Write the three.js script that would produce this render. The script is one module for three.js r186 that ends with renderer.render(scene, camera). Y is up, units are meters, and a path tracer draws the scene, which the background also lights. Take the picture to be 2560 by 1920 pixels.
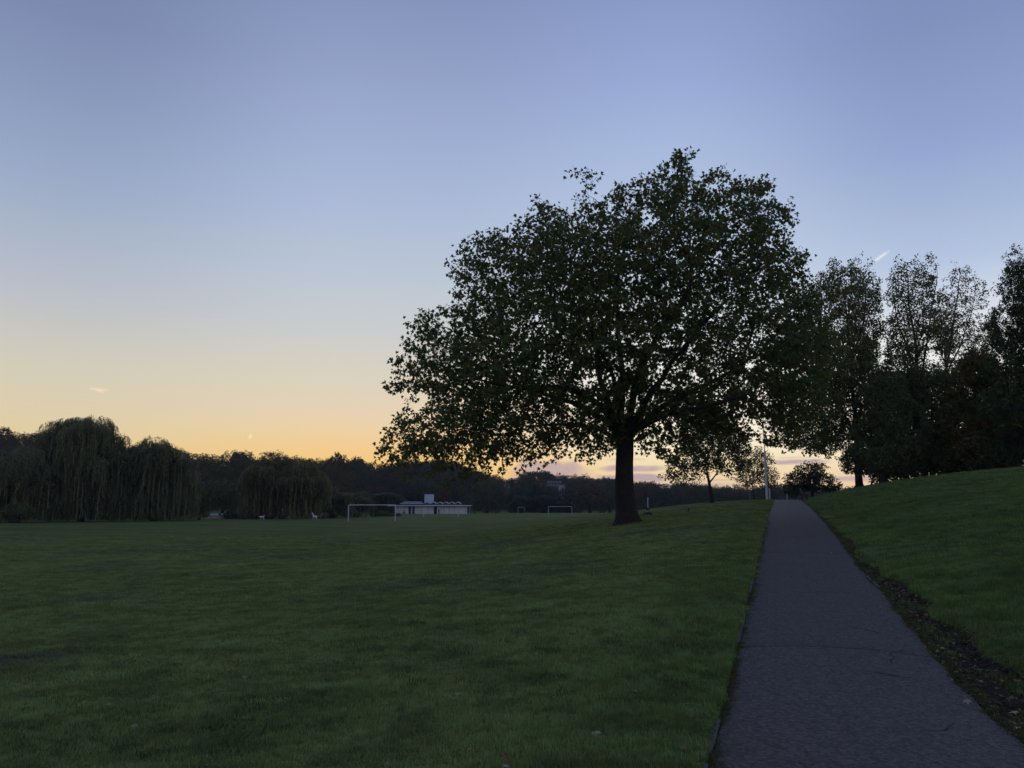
import * as THREE from 'three';
import { mergeGeometries } from 'three/addons/utils/BufferGeometryUtils.js';
import { MarchingCubes } from 'three/addons/objects/MarchingCubes.js';

// ------------------------------------------------------------------ camera, sky, sun, exposure
const scene = new THREE.Scene();
const EYE = 1.7, PITCH = THREE.MathUtils.degToRad(9.15);
const camera = new THREE.PerspectiveCamera(53, 4 / 3, 0.1, 9000);
camera.position.set(0, EYE, 0);
camera.rotation.set(PITCH, 0, 0);
const renderer = new THREE.WebGLRenderer();
renderer.toneMapping = THREE.LinearToneMapping;
renderer.toneMappingExposure = 1.0;
renderer.shadowMap.enabled = true;

const { clamp, lerp, smoothstep } = THREE.MathUtils;
const DEG = Math.PI / 180, CP = Math.cos(PITCH), SP = Math.sin(PITCH), FOC = 960 / Math.tan(26.5 * DEG);
// the photograph's pixel (of 2560 x 1920) -> a place D metres ahead
function at(px, py, D) {
  const h = (px - 1280) / FOC, v = (960 - py) / FOC, f = CP - v * SP;
  return new THREE.Vector3((h / f) * D, EYE + ((SP + v * CP) / f) * D, -D);
}
const elevOf = (py) => Math.atan((960 - py) / FOC) / DEG + 9.15;

function rng(seed) { let a = seed >>> 0; return () => { a = (a + 0x6d2b79f5) | 0; let t = Math.imul(a ^ (a >>> 15), 1 | a); t = (t + Math.imul(t ^ (t >>> 7), 61 | t)) ^ t; return ((t ^ (t >>> 14)) >>> 0) / 4294967296; }; }
const hash = (x, y, z) => { let n = Math.imul(x, 374761393) ^ Math.imul(y, 668265263) ^ Math.imul(z, 2147483647 - 1274126177); n = Math.imul(n ^ (n >>> 13), 1274126177); return ((n ^ (n >>> 16)) >>> 0) / 4294967296; };
function noise(x, y, z = 0) {
  const ix = Math.floor(x), iy = Math.floor(y), iz = Math.floor(z), f = (t) => t * t * (3 - 2 * t), u = f(x - ix), v = f(y - iy), w = f(z - iz);
  const L = (k) => lerp(lerp(hash(ix, iy, iz + k), hash(ix + 1, iy, iz + k), u), lerp(hash(ix, iy + 1, iz + k), hash(ix + 1, iy + 1, iz + k), u), v);
  return lerp(L(0), L(1), w);
}
const fbm = (x, y, z = 0, o = 4) => { let s = 0, a = 0.5, t = 0; for (let i = 0; i < o; i++) { s += a * noise(x, y, z + i * 17); t += a; a *= 0.5; x *= 2.03; y *= 2.03; z *= 2.03; } return s / t; };
const S2L = (c) => (c <= 10.3 ? c / 255 / 12.92 : Math.pow((c / 255 + 0.055) / 1.055, 2.4));
const lin = (r, g, b) => [S2L(r), S2L(g), S2L(b)];

const GLOW = [[-2, 250, 200, 118], [3, 251, 204, 126], [4.2, 249, 208, 142], [5.6, 241, 212, 166], [7.1, 232, 212, 182], [9.2, 222, 212, 191], [12.4, 206, 207, 205], [16.8, 189, 200, 214], [21, 175, 189, 216], [25.5, 162, 178, 213], [30.7, 148, 162, 200], [36, 132, 147, 187], [50, 112, 127, 172], [90, 92, 108, 156]];
const CREAM = [[-2, 244, 206, 160], [1.5, 247, 214, 168], [3, 251, 228, 180], [4.5, 253, 238, 206], [6.5, 252, 242, 222], [9, 243, 240, 230], [12, 228, 232, 234], [17, 200, 212, 229], [21, 184, 200, 225], [25.5, 168, 186, 221], [30.7, 151, 168, 212], [36, 136, 153, 199], [50, 112, 129, 176], [90, 92, 108, 156]];
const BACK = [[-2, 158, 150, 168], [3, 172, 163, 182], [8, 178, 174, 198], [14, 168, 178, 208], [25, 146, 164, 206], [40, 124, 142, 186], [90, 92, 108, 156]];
const PALE_SIDE = [[-2, 242, 202, 136], [2.5, 240, 205, 142], [4, 234, 207, 152], [5.4, 227, 209, 169], [7.2, 220, 208, 179], [9.1, 212, 206, 187], [14, 187, 192, 202], [18, 168, 181, 202], [22.3, 150, 167, 198], [26, 138, 154, 188], [30.5, 125, 139, 176], [36, 116, 131, 168], [50, 108, 123, 166], [90, 92, 108, 156]];
const RIGHT = [[-2, 246, 206, 162], [2, 250, 218, 176], [4, 253, 238, 206], [6.5, 252, 242, 224], [9, 242, 240, 236], [12, 222, 227, 234], [14, 202, 213, 230], [16, 182, 198, 225], [18.7, 168, 186, 217], [23.2, 148, 166, 208], [30.5, 128, 146, 189], [36, 122, 139, 182], [50, 110, 126, 173], [90, 92, 108, 156]];
for (const t of [GLOW, CREAM, BACK, PALE_SIDE, RIGHT]) t.forEach((k, i) => { t[i] = [k[0], ...lin(k[1], k[2], k[3])]; });
function ramp(t, e, out) {
  let i = 0; while (i < t.length - 2 && e > t[i + 1][0]) i++;
  const a = t[i], b = t[i + 1], f = clamp((e - a[0]) / (b[0] - a[0]), 0, 1);
  out[0] = lerp(a[1], b[1], f); out[1] = lerp(a[2], b[2], f); out[2] = lerp(a[3], b[3], f);
  return out;
}
const pixAz = (px, py = 1200) => { const p = at(px, py, 1); return Math.atan2(p.x, 1) / DEG; };
// long thin clouds low in the east: from azimuth, to azimuth, elevation, half height, slope, strength
const BARS = [
  [pixAz(1255), pixAz(1500), elevOf(1188), 1.05, -0.01, 0.7], [pixAz(1300), pixAz(1462), elevOf(1172), 0.5, 0, 0.4],
  [pixAz(1480), pixAz(1690), elevOf(1173), 0.22, 0, 0.85], [pixAz(1470), pixAz(1700), elevOf(1197), 0.3, -0.012, 0.95], [pixAz(1560), pixAz(1860), elevOf(1214), 0.13, 0, 0.7],
  [pixAz(1690), pixAz(1960), elevOf(1203), 0.06, 0, 0.6], [pixAz(1900), pixAz(2100), elevOf(1162), 0.15, 0, 0.95], [pixAz(1930), pixAz(2060), elevOf(1152), 0.05, 0, 0.5],
  [pixAz(1960), pixAz(2250), elevOf(1204), 0.16, 0, 0.7], [pixAz(1500), pixAz(1640), elevOf(1150), 0.08, 0, 0.3], [pixAz(2200), pixAz(2700), elevOf(1180), 0.25, 0, 0.6], [-120, pixAz(-300), 3.2, 0.3, 0, 0.5],
];
const BAR = lin(190, 164, 172);
function skyAt(az, e, out, tmp) {
  const around = Math.cos((az - 4) * DEG), w = smoothstep(around, -0.75, 0.86);
  ramp(GLOW, e, out); ramp(CREAM, e, tmp);
  const c = smoothstep(az, -6, 12);
  for (let k = 0; k < 3; k++) out[k] = lerp(out[k], tmp[k], c);
  ramp(RIGHT, e, tmp); const rs = smoothstep(az, 12, 31);
  for (let k = 0; k < 3; k++) out[k] = lerp(out[k], tmp[k], rs);
  ramp(PALE_SIDE, e, tmp); const side = smoothstep(-az, 12, 32);
  for (let k = 0; k < 3; k++) out[k] = lerp(out[k], tmp[k], side);
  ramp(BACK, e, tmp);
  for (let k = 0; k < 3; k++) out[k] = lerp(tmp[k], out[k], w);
  if (e < 6 && e > -3) {
    for (const [a0, a1, el, h, slope, s] of BARS) {
      if (az < a0 || az > a1) continue;
      const m = (a0 + a1) / 2, wob = (noise(az * 1.3, el * 9) - 0.5) * h * 0.8, ends = smoothstep(az, a0, a0 + (m - a0) * 0.5) * (1 - smoothstep(az, a1 - (a1 - m) * 0.6, a1)), hh = h * (0.45 + 0.55 * ends);
      const q = Math.abs(e - el - slope * (az - m) - wob), k = s * ends * (1 - smoothstep(q, hh * 0.7, hh * 1.15)) * (0.82 + 0.3 * noise(az * 2.2, e * 22));
      for (let j = 0; j < 3; j++) out[j] = lerp(out[j], BAR[j], clamp(k, 0, 1));
    }
  }
  return out;
}
{
  const W = 4096, H = 2048, data = new Float32Array(W * H * 4), c = [0, 0, 0], t = [0, 0, 0];
  for (let r = 0; r < H; r++) {
    const e = ((r + 0.5) / H - 0.5) * 180;
    for (let q = 0; q < W; q++) {
      const round = ((q + 0.5) / W - 0.5) * 2 * Math.PI, az = Math.atan2(Math.cos(round), -Math.sin(round)) / DEG, o = (r * W + q) * 4;
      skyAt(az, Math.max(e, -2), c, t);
      data[o] = c[0]; data[o + 1] = c[1]; data[o + 2] = c[2]; data[o + 3] = 1;
    }
  }
  // a short vapour trail, a scrap of pink cloud and a bright speck of a far trail
  const dab = (px0, py0, px1, py1, w0, w1, col, k) => {
    const A = at(px0, py0, 1).sub(camera.position), B = at(px1, py1, 1).sub(camera.position), n = 160, P = new THREE.Vector3();
    const best = new Map();
    for (let i = 0; i <= n; i++) {
      const f = i / n, wd = lerp(w0, w1, f);
      P.lerpVectors(A, B, f).normalize();
      const cx = (Math.atan2(P.z, P.x) / (2 * Math.PI) + 0.5) * W, cy = (Math.asin(P.y) / Math.PI + 0.5) * H;
      for (let y = Math.floor(cy - 4); y <= cy + 4; y++) for (let x = Math.floor(cx - 6); x <= cx + 6; x++) {
        const d = Math.hypot((x + 0.5 - cx) * Math.cos(Math.asin(P.y)), y + 0.5 - cy), a = (1 - smoothstep(d, wd * 0.35, wd * 0.35 + 0.9)) * k * (1 - smoothstep(f, 0.6, 1) * 0.65);
        const key = y * W + x; if (a > (best.get(key) || 0)) best.set(key, a);
      }
    }
    for (const [key, a] of best) for (let j = 0; j < 3; j++) data[key * 4 + j] = lerp(data[key * 4 + j], col[j], a);
  };
  dab(2190, 650, 2222, 628, 0.7, 0.2, lin(255, 250, 244), 0.85);
  dab(226, 972, 272, 976, 0.8, 0.7, lin(250, 226, 200), 0.8);
  dab(244, 974, 256, 980, 1.6, 0.8, lin(252, 222, 196), 0.8);
  dab(625, 1093, 628, 1088, 1.1, 0.8, lin(255, 240, 205), 0.9);
  const sky = new THREE.DataTexture(data, W, H, THREE.RGBAFormat, THREE.FloatType);
  sky.mapping = THREE.EquirectangularReflectionMapping; sky.magFilter = THREE.LinearFilter; sky.needsUpdate = true;
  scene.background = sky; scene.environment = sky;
}
const sun = new THREE.DirectionalLight(0xffc48a, 0.35);      // just risen beyond the wooded hill, which hides it from the park
{ const a = 4 * DEG, e = 0.6 * DEG; sun.position.set(Math.sin(a) * Math.cos(e) * 900, Math.sin(e) * 900, -Math.cos(a) * Math.cos(e) * 900); }
sun.castShadow = true; sun.shadow.radius = 4; sun.shadow.mapSize.set(2048, 2048);
Object.assign(sun.shadow.camera, { left: -400, right: 400, top: 200, bottom: -200, near: 1, far: 2000 });
scene.add(sun, sun.target);
const HAZE = 0.00012;
if (HAZE) scene.fog = new THREE.FogExp2(new THREE.Color().setRGB(0.62, 0.72, 0.95), HAZE);

// ------------------------------------------------------------------ helpers
const taken = new Map();
function numbered(n) { const k = taken.get(n) || 0; taken.set(n, k + 1); return k ? `${n}_${String(k).padStart(3, '0')}` : n; }
function tag(o, label, category, group, kind) { o.userData = {}; if (label) o.userData.label = label; if (category) o.userData.category = category; if (group) o.userData.group = group; if (kind) o.userData.kind = kind; return o; }
function shadow(m) { m.castShadow = m.receiveShadow = true; return m; }
function thing(name, label, category, pos, turn = 0, group) {
  const o = new THREE.Group(); o.name = numbered(name); o.position.copy(pos); o.rotation.y = turn; scene.add(o);
  return tag(o, label, category, group);
}
function part(name, geo, mat, parent) { const m = shadow(new THREE.Mesh(geo, mat)); m.name = parent ? name : numbered(name); (parent || scene).add(m); return m; }
const std = (rgb, rough = 0.85, extra = {}) => new THREE.MeshStandardMaterial({ color: new THREE.Color().setRGB(...rgb), roughness: rough, ...extra });
const leafMat = (rgb, t = 0.35) => new THREE.MeshPhysicalMaterial({ color: new THREE.Color().setRGB(...rgb), roughness: 0.95, transmission: t, thickness: 0, specularIntensity: 0.25, side: THREE.DoubleSide });
function boxG(w, h, d, x = 0, y = 0, z = 0) { return new THREE.BoxGeometry(w, h, d).translate(x, y, z); }
function tubeG(pts, radii, sides = 6) {       // a tapered tube through points, with its own rings
  const pos = [], idx = [], uv = [], T = new THREE.Vector3(), N = new THREE.Vector3(), B = new THREE.Vector3();
  let up = new THREE.Vector3(0.3, 0, 1), run = 0;
  for (let i = 0; i < pts.length; i++) {
    T.subVectors(pts[Math.min(i + 1, pts.length - 1)], pts[Math.max(i - 1, 0)]).normalize();
    N.copy(up).addScaledVector(T, -up.dot(T)); if (N.lengthSq() < 1e-4) N.set(1, 0, 0).addScaledVector(T, -T.x); N.normalize(); up = N.clone(); B.crossVectors(T, N);
    if (i) run += pts[i].distanceTo(pts[i - 1]);
    for (let k = 0; k <= sides; k++) { const a = (k / sides) * 2 * Math.PI, r = radii[i]; pos.push(pts[i].x + r * (N.x * Math.cos(a) + B.x * Math.sin(a)), pts[i].y + r * (N.y * Math.cos(a) + B.y * Math.sin(a)), pts[i].z + r * (N.z * Math.cos(a) + B.z * Math.sin(a))); uv.push((k / sides) * Math.max(1, Math.round(radii[0] * 6)), run); }
  }
  const w = sides + 1;
  for (let i = 0; i < pts.length - 1; i++) for (let k = 0; k < sides; k++) { const a = i * w + k, b = a + w; idx.push(a, a + 1, b, a + 1, b + 1, b); }
  const end = pos.length / 3, l = pts[pts.length - 1]; pos.push(l.x, l.y, l.z); uv.push(0, run);
  for (let k = 0; k < sides; k++) idx.push((pts.length - 1) * w + k, (pts.length - 1) * w + k + 1, end);
  const g = new THREE.BufferGeometry(); g.setAttribute('position', new THREE.Float32BufferAttribute(pos, 3)); g.setAttribute('uv', new THREE.Float32BufferAttribute(uv, 2)); g.setIndex(idx); g.computeVertexNormals(); return g;
}
function facesG(tris) { const g = new THREE.BufferGeometry(); g.setAttribute('position', new THREE.Float32BufferAttribute(tris, 3)); g.computeVertexNormals(); return g; }
function scatter(name, geo, mat, mats, cols, parent) {
  const m = new THREE.InstancedMesh(geo, mat, mats.length); m.name = parent ? name : numbered(name);
  for (let i = 0; i < mats.length; i++) { m.setMatrixAt(i, mats[i]); if (cols) m.setColorAt(i, cols[i]); }
  shadow(m); (parent || scene).add(m); return m;
}
function noiseTexture(n, fn, srgb = true) {
  const d = new Uint8Array(n * n * 4);
  for (let y = 0; y < n; y++) for (let x = 0; x < n; x++) { const c = fn(x / n, y / n), o = (y * n + x) * 4; for (let k = 0; k < 3; k++) d[o + k] = clamp(c[k] * 255, 0, 255); d[o + 3] = 255; }
  const t = new THREE.DataTexture(d, n, n); t.wrapS = t.wrapT = THREE.RepeatWrapping; t.magFilter = THREE.LinearFilter; t.minFilter = THREE.LinearMipmapLinearFilter; t.generateMipmaps = true; if (srgb) t.colorSpace = THREE.SRGBColorSpace; t.needsUpdate = true; return t;
}
// noise that tiles over the unit square
function tile(u, v, f, seed = 0) {
  const x = u * f, y = v * f, ix = Math.floor(x), iy = Math.floor(y), s = (t) => t * t * (3 - 2 * t), a = s(x - ix), b = s(y - iy), w = (k) => ((k % f) + f) % f;
  return lerp(lerp(hash(w(ix), w(iy), seed), hash(w(ix + 1), w(iy), seed), a), lerp(hash(w(ix), w(iy + 1), seed), hash(w(ix + 1), w(iy + 1), seed), a), b);
}
const M4 = (p, q, s) => new THREE.Matrix4().compose(p, q, s);
const V = (x, y, z) => new THREE.Vector3(x, y, z);
const UPV = V(0, 1, 0);

// ------------------------------------------------------------------ the lie of the land
const SA = Math.sin(18.85 * DEG), CA = Math.cos(18.85 * DEG);             // the path's heading
const su = (x, D) => [SA * x + CA * D, CA * x - SA * D];
const xz = (s, u) => [SA * s + CA * u, CA * s - SA * u];                  // -> x, D
const HP = [[-60, 0], [0, 0], [6, 0], [8.5, 0.03], [12.5, 0.2], [18, 0.46], [28, 1.03], [36, 1.36], [44.5, 1.66], [60, 2.12], [72, 2.4], [80, 2.46], [95, 2.25], [130, 1.2], [190, 0], [260, -0.35], [4000, -0.35]];
function curve(t, x) {
  let i = 0; while (i < t.length - 2 && x > t[i + 1][0]) i++;
  const g = (k) => (t[Math.min(k + 1, t.length - 1)][1] - t[Math.max(k - 1, 0)][1]) / (t[Math.min(k + 1, t.length - 1)][0] - t[Math.max(k - 1, 0)][0]);
  const a = t[i], b = t[i + 1], h = b[0] - a[0], f = clamp((x - a[0]) / h, 0, 1), f2 = f * f, f3 = f2 * f;
  return (2 * f3 - 3 * f2 + 1) * a[1] + (f3 - 2 * f2 + f) * h * g(i) + (-2 * f3 + 3 * f2) * b[1] + (f3 - f2) * h * g(i + 1);
}
const UL = (s) => lerp(-0.52, -0.28, smoothstep(s, 5, 75)), UR = (s) => lerp(1.56, 1.8, smoothstep(s, 15, 75)) + 0.45 * (1 - smoothstep(s, 3, 7.5)) + 0.035 * (noise(s * 1.7, 3.1) - 0.5) * 2;
const SOIL = (s) => UR(s) + (0.62 - 0.4 * smoothstep(s, 8, 20) - 0.1 * smoothstep(s, 20, 50)) * (0.45 + 1.1 * noise(s * 0.9, 8.2)) + 0.07 * noise(s * 4, 1.2);
const FIELD = -0.35;
// the wooded hill's treetops along the photograph's skyline
const RIDGE = [[-1500, 1120], [-600, 1080], [0, 1085], [100, 1098], [310, 1118], [480, 1148], [560, 1145], [640, 1148], [700, 1147], [760, 1154], [800, 1164], [845, 1150], [880, 1153], [960, 1165], [1000, 1161], [1080, 1154], [1150, 1168], [1200, 1186], [1250, 1197], [1340, 1188], [1370, 1185], [1440, 1197], [1540, 1206], [1600, 1219], [1700, 1227], [1800, 1231], [1900, 1234], [2100, 1232], [2600, 1232], [4000, 1200]];
const ridgePy = (px) => curve(RIDGE, px);
const pxOf = (x, D) => 1280 + (x / Math.max(D, 1)) * 1950;
const ridgeD = (px) => lerp(335, 620, smoothstep(px, 760, 1700)) + 60 * smoothstep(px, 800, 960) * (1 - smoothstep(px, 1000, 1300));
const TREE_H = 13;
function hill(x, D) {
  if (D < 150) return 0;
  const px = clamp(pxOf(x, D), -1500, 4000), rd = ridgeD(px), top = at(1280, ridgePy(px), rd).y - TREE_H - FIELD, start = lerp(185, 345, smoothstep(px, 800, 960));
  return Math.max(0, top) * Math.pow(smoothstep(D, start, rd), 0.85) * (1 - 0.6 * smoothstep(D, rd + 100, rd + 900));
}
function height(x, D) {
  const [s, u] = su(x, D), hp = curve(HP, s), ul = UL(s), ur = UR(s);
  let h = hp;
  if (u < ul) {
    const w = 4 + 0.2 * Math.max(s, 4), d = -(u - ul), f = Math.exp(-Math.pow(d / w, 2));
    h = FIELD + (hp - FIELD) * f + 0.05 * (1 - Math.exp(-d * 9));
  } else if (u > ur) {
    const d = u - ur, A = lerp(1.5, 2.95, smoothstep(s, 5, 55)) * (1 - 0.55 * smoothstep(s, 82, 150)), k = 9;
    h = hp + A * (1 - Math.exp(-(d * d) / (d + 0.7) / k)) - 0.03;
  }
  const far = smoothstep(D, 60, 120);
  h += (fbm(x * 0.09 + 40, D * 0.09, 2, 3) - 0.5) * 0.16 * smoothstep(Math.abs(u - 0.5), 1.5, 7) * (1 - far * 0.7) + (fbm(x * 0.9, D * 0.9, 5, 2) - 0.5) * 0.05 * smoothstep(Math.abs(u - 0.5), 1.3, 3) * (1 - far);
  return h + hill(x, D);
}
const turfLip = (s, u) => { const so = SOIL(s); return u > UR(s) ? 0.075 * smoothstep(u, so - 0.04, so + 0.05) * (1 - 0.5 * smoothstep(s, 14, 40)) : 0; };
const groundAt = (x, D) => { const [s, u] = su(x, D); return height(x, D) + turfLip(s, u); };
const onGround = (x, D, lift = 0) => V(x, groundAt(x, D) + lift, -D);

// colour of the turf, by place (patches of grass type and wear)
const GC = new THREE.Color();
function turf(x, D, out = GC) {
  const [s, u] = su(x, D), a = fbm(x * 0.22 + 9, D * 0.22, 1, 4), b = fbm(x * 0.6 - 31, D * 0.6, 3, 3), c = fbm(x * 0.05 + 3, D * 0.05, 7, 3);
  const lush = smoothstep(u, -2.8, -0.6) * 0.7 + smoothstep(u, 0.5, 2) * 0.9, L = clamp(lush + (c - 0.5) * 0.7, 0, 1);
  let r = lerp(0.14, 0.09, L), g = lerp(0.182, 0.14, L), bl = lerp(0.058, 0.038, L);
  const worn = smoothstep(a, 0.56, 0.74) * (1 - L * 0.8);                  // thin, greyish turf
  r = lerp(r, 0.105, worn * 0.7); g = lerp(g, 0.135, worn * 0.7); bl = lerp(bl, 0.07, worn * 0.8);
  const k = (0.78 + 0.44 * b) * (0.8 + 0.32 * smoothstep(fbm(x * 2.6, D * 3.4, 21, 3), 0.34, 0.6)); r *= k; g *= k; bl *= k;
  const dirt = 0.85 * (1 - smoothstep(Math.hypot((x + 7.6) / 2.2, (D - 10.7) / 0.6) + 1.3 * (fbm(x * 1.4, D * 2.8, 11, 3) - 0.5), 0.4, 1.15));
  r = lerp(r, 0.1, dirt); g = lerp(g, 0.088, dirt); bl = lerp(bl, 0.07, dirt);
  return out.setRGB(r, g, bl);
}
{
  const us = [], ss = [];
  let v = 0; us.push(0.5); for (let d = 0.028, p = 0.5; p < 1500;) { p += d; us.push(p); us.unshift(1 - p); d = p < 3.4 ? 0.028 : Math.min(d * 1.09, 26); }
  for (let p = -80; p < 0; p += 4) ss.push(p);
  for (let p = 0, d = 0.06; p < 1500;) { ss.push(p); d = p < 3 ? 0.3 : p < 14 ? 0.06 : Math.min(d * 1.02, p > 400 ? 40 : 3.0); p += d; }
  const nu = us.length, ns = ss.length, pos = new Float32Array(nu * ns * 3), col = new Float32Array(nu * ns * 3), uv = new Float32Array(nu * ns * 2), idx = [], c = new THREE.Color();
  for (let j = 0; j < ns; j++) for (let i = 0; i < nu; i++) {
    const s = ss[j], u = us[i], [x, D] = xz(s, u), o = j * nu + i;
    let y = height(x, D) + turfLip(s, u);
    const ul = UL(s), ur = UR(s), inPath = u > ul - 0.03 && u < ur + 0.02 && s < 150;
    if (inPath) y -= u > ul + 0.03 && u < ur - 0.03 ? 0.09 : 0.02;
    turf(x, D, c);
    if (u > ur - 0.1 && u < SOIL(s) && s < 130) { const k = 0.6 + 0.9 * fbm(s * 7, u * 9, 4, 3); y += 0.03 * (fbm(s * 6, u * 8, 2, 3) - 0.45); const m = smoothstep(fbm(s * 2.5, u * 5, 9, 2), 0.42, 0.66); c.setRGB(lerp(0.05, 0.058, m) * k, lerp(0.04, 0.056, m) * k, lerp(0.03, 0.022, m) * k); }
    if (inPath) c.setRGB(0.055, 0.055, 0.03);
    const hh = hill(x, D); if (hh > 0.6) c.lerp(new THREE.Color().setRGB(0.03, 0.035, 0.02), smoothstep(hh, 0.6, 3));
    pos.set([x, y, -D], o * 3); col.set([c.r, c.g, c.b], o * 3); uv.set([x / 2.6, D / 2.6], o * 2);
  }
  for (let j = 0; j < ns - 1; j++) for (let i = 0; i < nu - 1; i++) { const a = j * nu + i, b = a + nu; idx.push(a, a + 1, b, a + 1, b + 1, b); }
  const g = new THREE.BufferGeometry(); g.setAttribute('position', new THREE.BufferAttribute(pos, 3)); g.setAttribute('color', new THREE.BufferAttribute(col, 3)); g.setAttribute('uv', new THREE.BufferAttribute(uv, 2)); g.setIndex(idx); g.computeVertexNormals();
  const tex = noiseTexture(1024, (a, b) => { const q = 0.5 * tile(a, b, 256, 1) + 0.3 * tile(a, b, 96, 2) + 0.2 * tile(a, b, 24, 3), k = 0.4 + 1.0 * q, y = tile(a, b, 60, 6); return [k * (0.94 + 0.12 * y), k, k * (0.98 - 0.1 * y)]; });
  const bump = noiseTexture(1024, (a, b) => { const q = 0.45 * tile(a, b, 256, 1) + 0.3 * tile(a, b, 96, 2) + 0.25 * tile(a, b, 32, 9); return [q, q, q]; }, false);
  const ground = part('grass_ground', g, new THREE.MeshPhysicalMaterial({ vertexColors: true, map: tex, bumpMap: bump, bumpScale: 0.06, roughness: 1, specularIntensity: 0.12 }));
  tag(ground, 'mown park grass falling from the path to a wide playing field', null, null, 'structure');
}

// ------------------------------------------------------------------ the asphalt path, its cracks and its edging
const CRACKS = [[10.05, 0.10, 0.5], [20.6, 0.09, 1.4], [33.5, 0.05, 2.2], [27.2, 0.03, 3.1]];   // s at the middle, sag of the line, seed
const crackS = (k, t) => CRACKS[k][0] - 0.22 * (t - 0.5) * (t - 0.5) * 4 * (k === 0 ? 1 : 0.3) + 0.05 * (noise(t * 9, CRACKS[k][2]) - 0.5) + 0.02 * (noise(t * 40, CRACKS[k][2] + 5) - 0.5);
{
  const rows = []; for (let p = 1.5, d; p < 140; p += d) { rows.push({ s: p, c: -1, o: 0 }); d = p < 16 ? 0.09 : p < 50 ? 0.25 : 1; }
  CRACKS.forEach((c, k) => { for (const o of [-0.014, 0, 0.014]) rows.push({ s: c[0] + o, c: k, o }); });
  rows.sort((a, b) => a.s - b.s);
  const clean = rows.filter((r) => r.c >= 0 || !CRACKS.some((c) => Math.abs(c[0] - r.s) < 0.3));
  const n = 48, pos = [], col = [], uv = [], idx = [];
  clean.forEach((r) => {
    for (let i = 0; i <= n; i++) {
      const t = i / n, s = r.c < 0 ? r.s : crackS(r.c, t) + r.o, u = lerp(UL(s), UR(s), t), [x, D] = xz(s, u);
      const crown = 0.012 * (1 - Math.pow(2 * t - 1, 2)), open = r.c >= 0 && r.o === 0 ? (noise(t * 14, CRACKS[r.c][2] + 9) > 0.3 ? 0.03 : 0.004) : 0;
      pos.push(x, curve(HP, s) + crown - open - (i === 0 || i === n ? 0.008 : 0) + 0.006 * (fbm(s * 1.1, u * 1.5, 6, 2) - 0.5), -D);
      const k = 0.86 + 0.3 * fbm(s * 0.45, u * 1.1, 12, 3) - (r.c >= 0 ? 0.12 : 0), moss = (1 - smoothstep(t, 0.0, 0.07)) * smoothstep(fbm(s * 1.5, 4, 3, 2), 0.35, 0.6) + smoothstep(t, 0.95, 1) * 0.7 * noise(s * 2, 7);
      col.push(lerp(0.067, 0.05, moss) * k, lerp(0.062, 0.054, moss) * k, lerp(0.056, 0.03, moss) * k); uv.push(s / 1.6, u / 1.6);
    }
  });
  const w = n + 1; for (let j = 0; j < clean.length - 1; j++) for (let i = 0; i < n; i++) { const a = j * w + i, b = a + w; idx.push(a, a + 1, b, a + 1, b + 1, b); }
  const g = new THREE.BufferGeometry(); g.setAttribute('position', new THREE.Float32BufferAttribute(pos, 3)); g.setAttribute('color', new THREE.Float32BufferAttribute(col, 3)); g.setAttribute('uv', new THREE.Float32BufferAttribute(uv, 2)); g.setIndex(idx); g.computeVertexNormals();
  const stone = (a, b) => 0.55 * tile(a, b, 300, 21) + 0.45 * tile(a, b, 150, 22);
  const tex = noiseTexture(1024, (a, b) => { const q = stone(a, b), hi = smoothstep(tile(a, b, 230, 25), 0.82, 0.97), lo = smoothstep(tile(a, b, 140, 27), 0.75, 0.95), k = 0.5 + 0.55 * q + 0.9 * hi - 0.35 * lo + 0.75 * (tile(a, b, 64, 28) - 0.5) + 0.45 * (tile(a, b, 100, 29) - 0.5); return [k, k * 0.99, k * 1.02]; });
  const bmp = noiseTexture(1024, (a, b) => { const q = stone(a, b); return [q, q, q]; }, false);
  const p = part('asphalt_path', g, new THREE.MeshStandardMaterial({ vertexColors: true, map: tex, bumpMap: bmp, bumpScale: 0.012, roughness: 0.66 }));
  // flat dark ribbons laid for the narrow cracks wandering through the surface
  const crackM = std([0.014, 0.013, 0.012], 1), R = rng(515);
  [[9.3, 1.05, 0.9, 0.5, 0.012], [8.75, 1.2, 0.5, -0.9, 0.014], [9.6, 1.3, 0.35, 1.2, 0.012], [10.9, 1.1, 0.7, -0.3, 0.01], [14.2, 0.1, 1.2, 1.5, 0.014], [17.0, 0.5, 1.0, 1.4, 0.016], [12.4, 0.55, 0.35, 1.2, 0.016], [6.9, 0.9, 0.5, 0.8, 0.01], [24.5, 0.0, 1.3, 1.45, 0.03], [38, 0.1, 1.4, 1.5, 0.04], [44, 0.0, 1.6, 1.5, 0.05]].forEach(([s0, u0, len, ang, w]) => {
    const t = [], n = Math.ceil(len / 0.05); let a = ang, cs = s0, cu = u0, prev = null;
    for (let i = 0; i <= n; i++) {
      a += (R() - 0.5) * 0.8 + (ang - a) * 0.2; cs += Math.cos(a) * 0.05; cu += Math.sin(a) * 0.05; if (cu > 1.5 || cu < -0.45) break;
      const ww = w * (0.35 + R()) * Math.sin(Math.PI * (0.1 + 0.85 * i / n)), lift = (s, u) => curve(HP, s) + 0.012 * (1 - Math.pow(2 * (u - UL(s)) / (UR(s) - UL(s)) - 1, 2)) + 0.0045, q = [[cs - Math.sin(a) * ww, cu + Math.cos(a) * ww], [cs + Math.sin(a) * ww, cu - Math.cos(a) * ww]].map(([s, u]) => { const [x, D] = xz(s, u); return [x, lift(s, u), -D]; });
      if (prev) t.push(...prev[0], ...q[0], ...q[1], ...prev[0], ...q[1], ...prev[1]); prev = q;
    }
    if (t.length) part('crack', facesG(t), crackM, p);
  });
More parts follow.
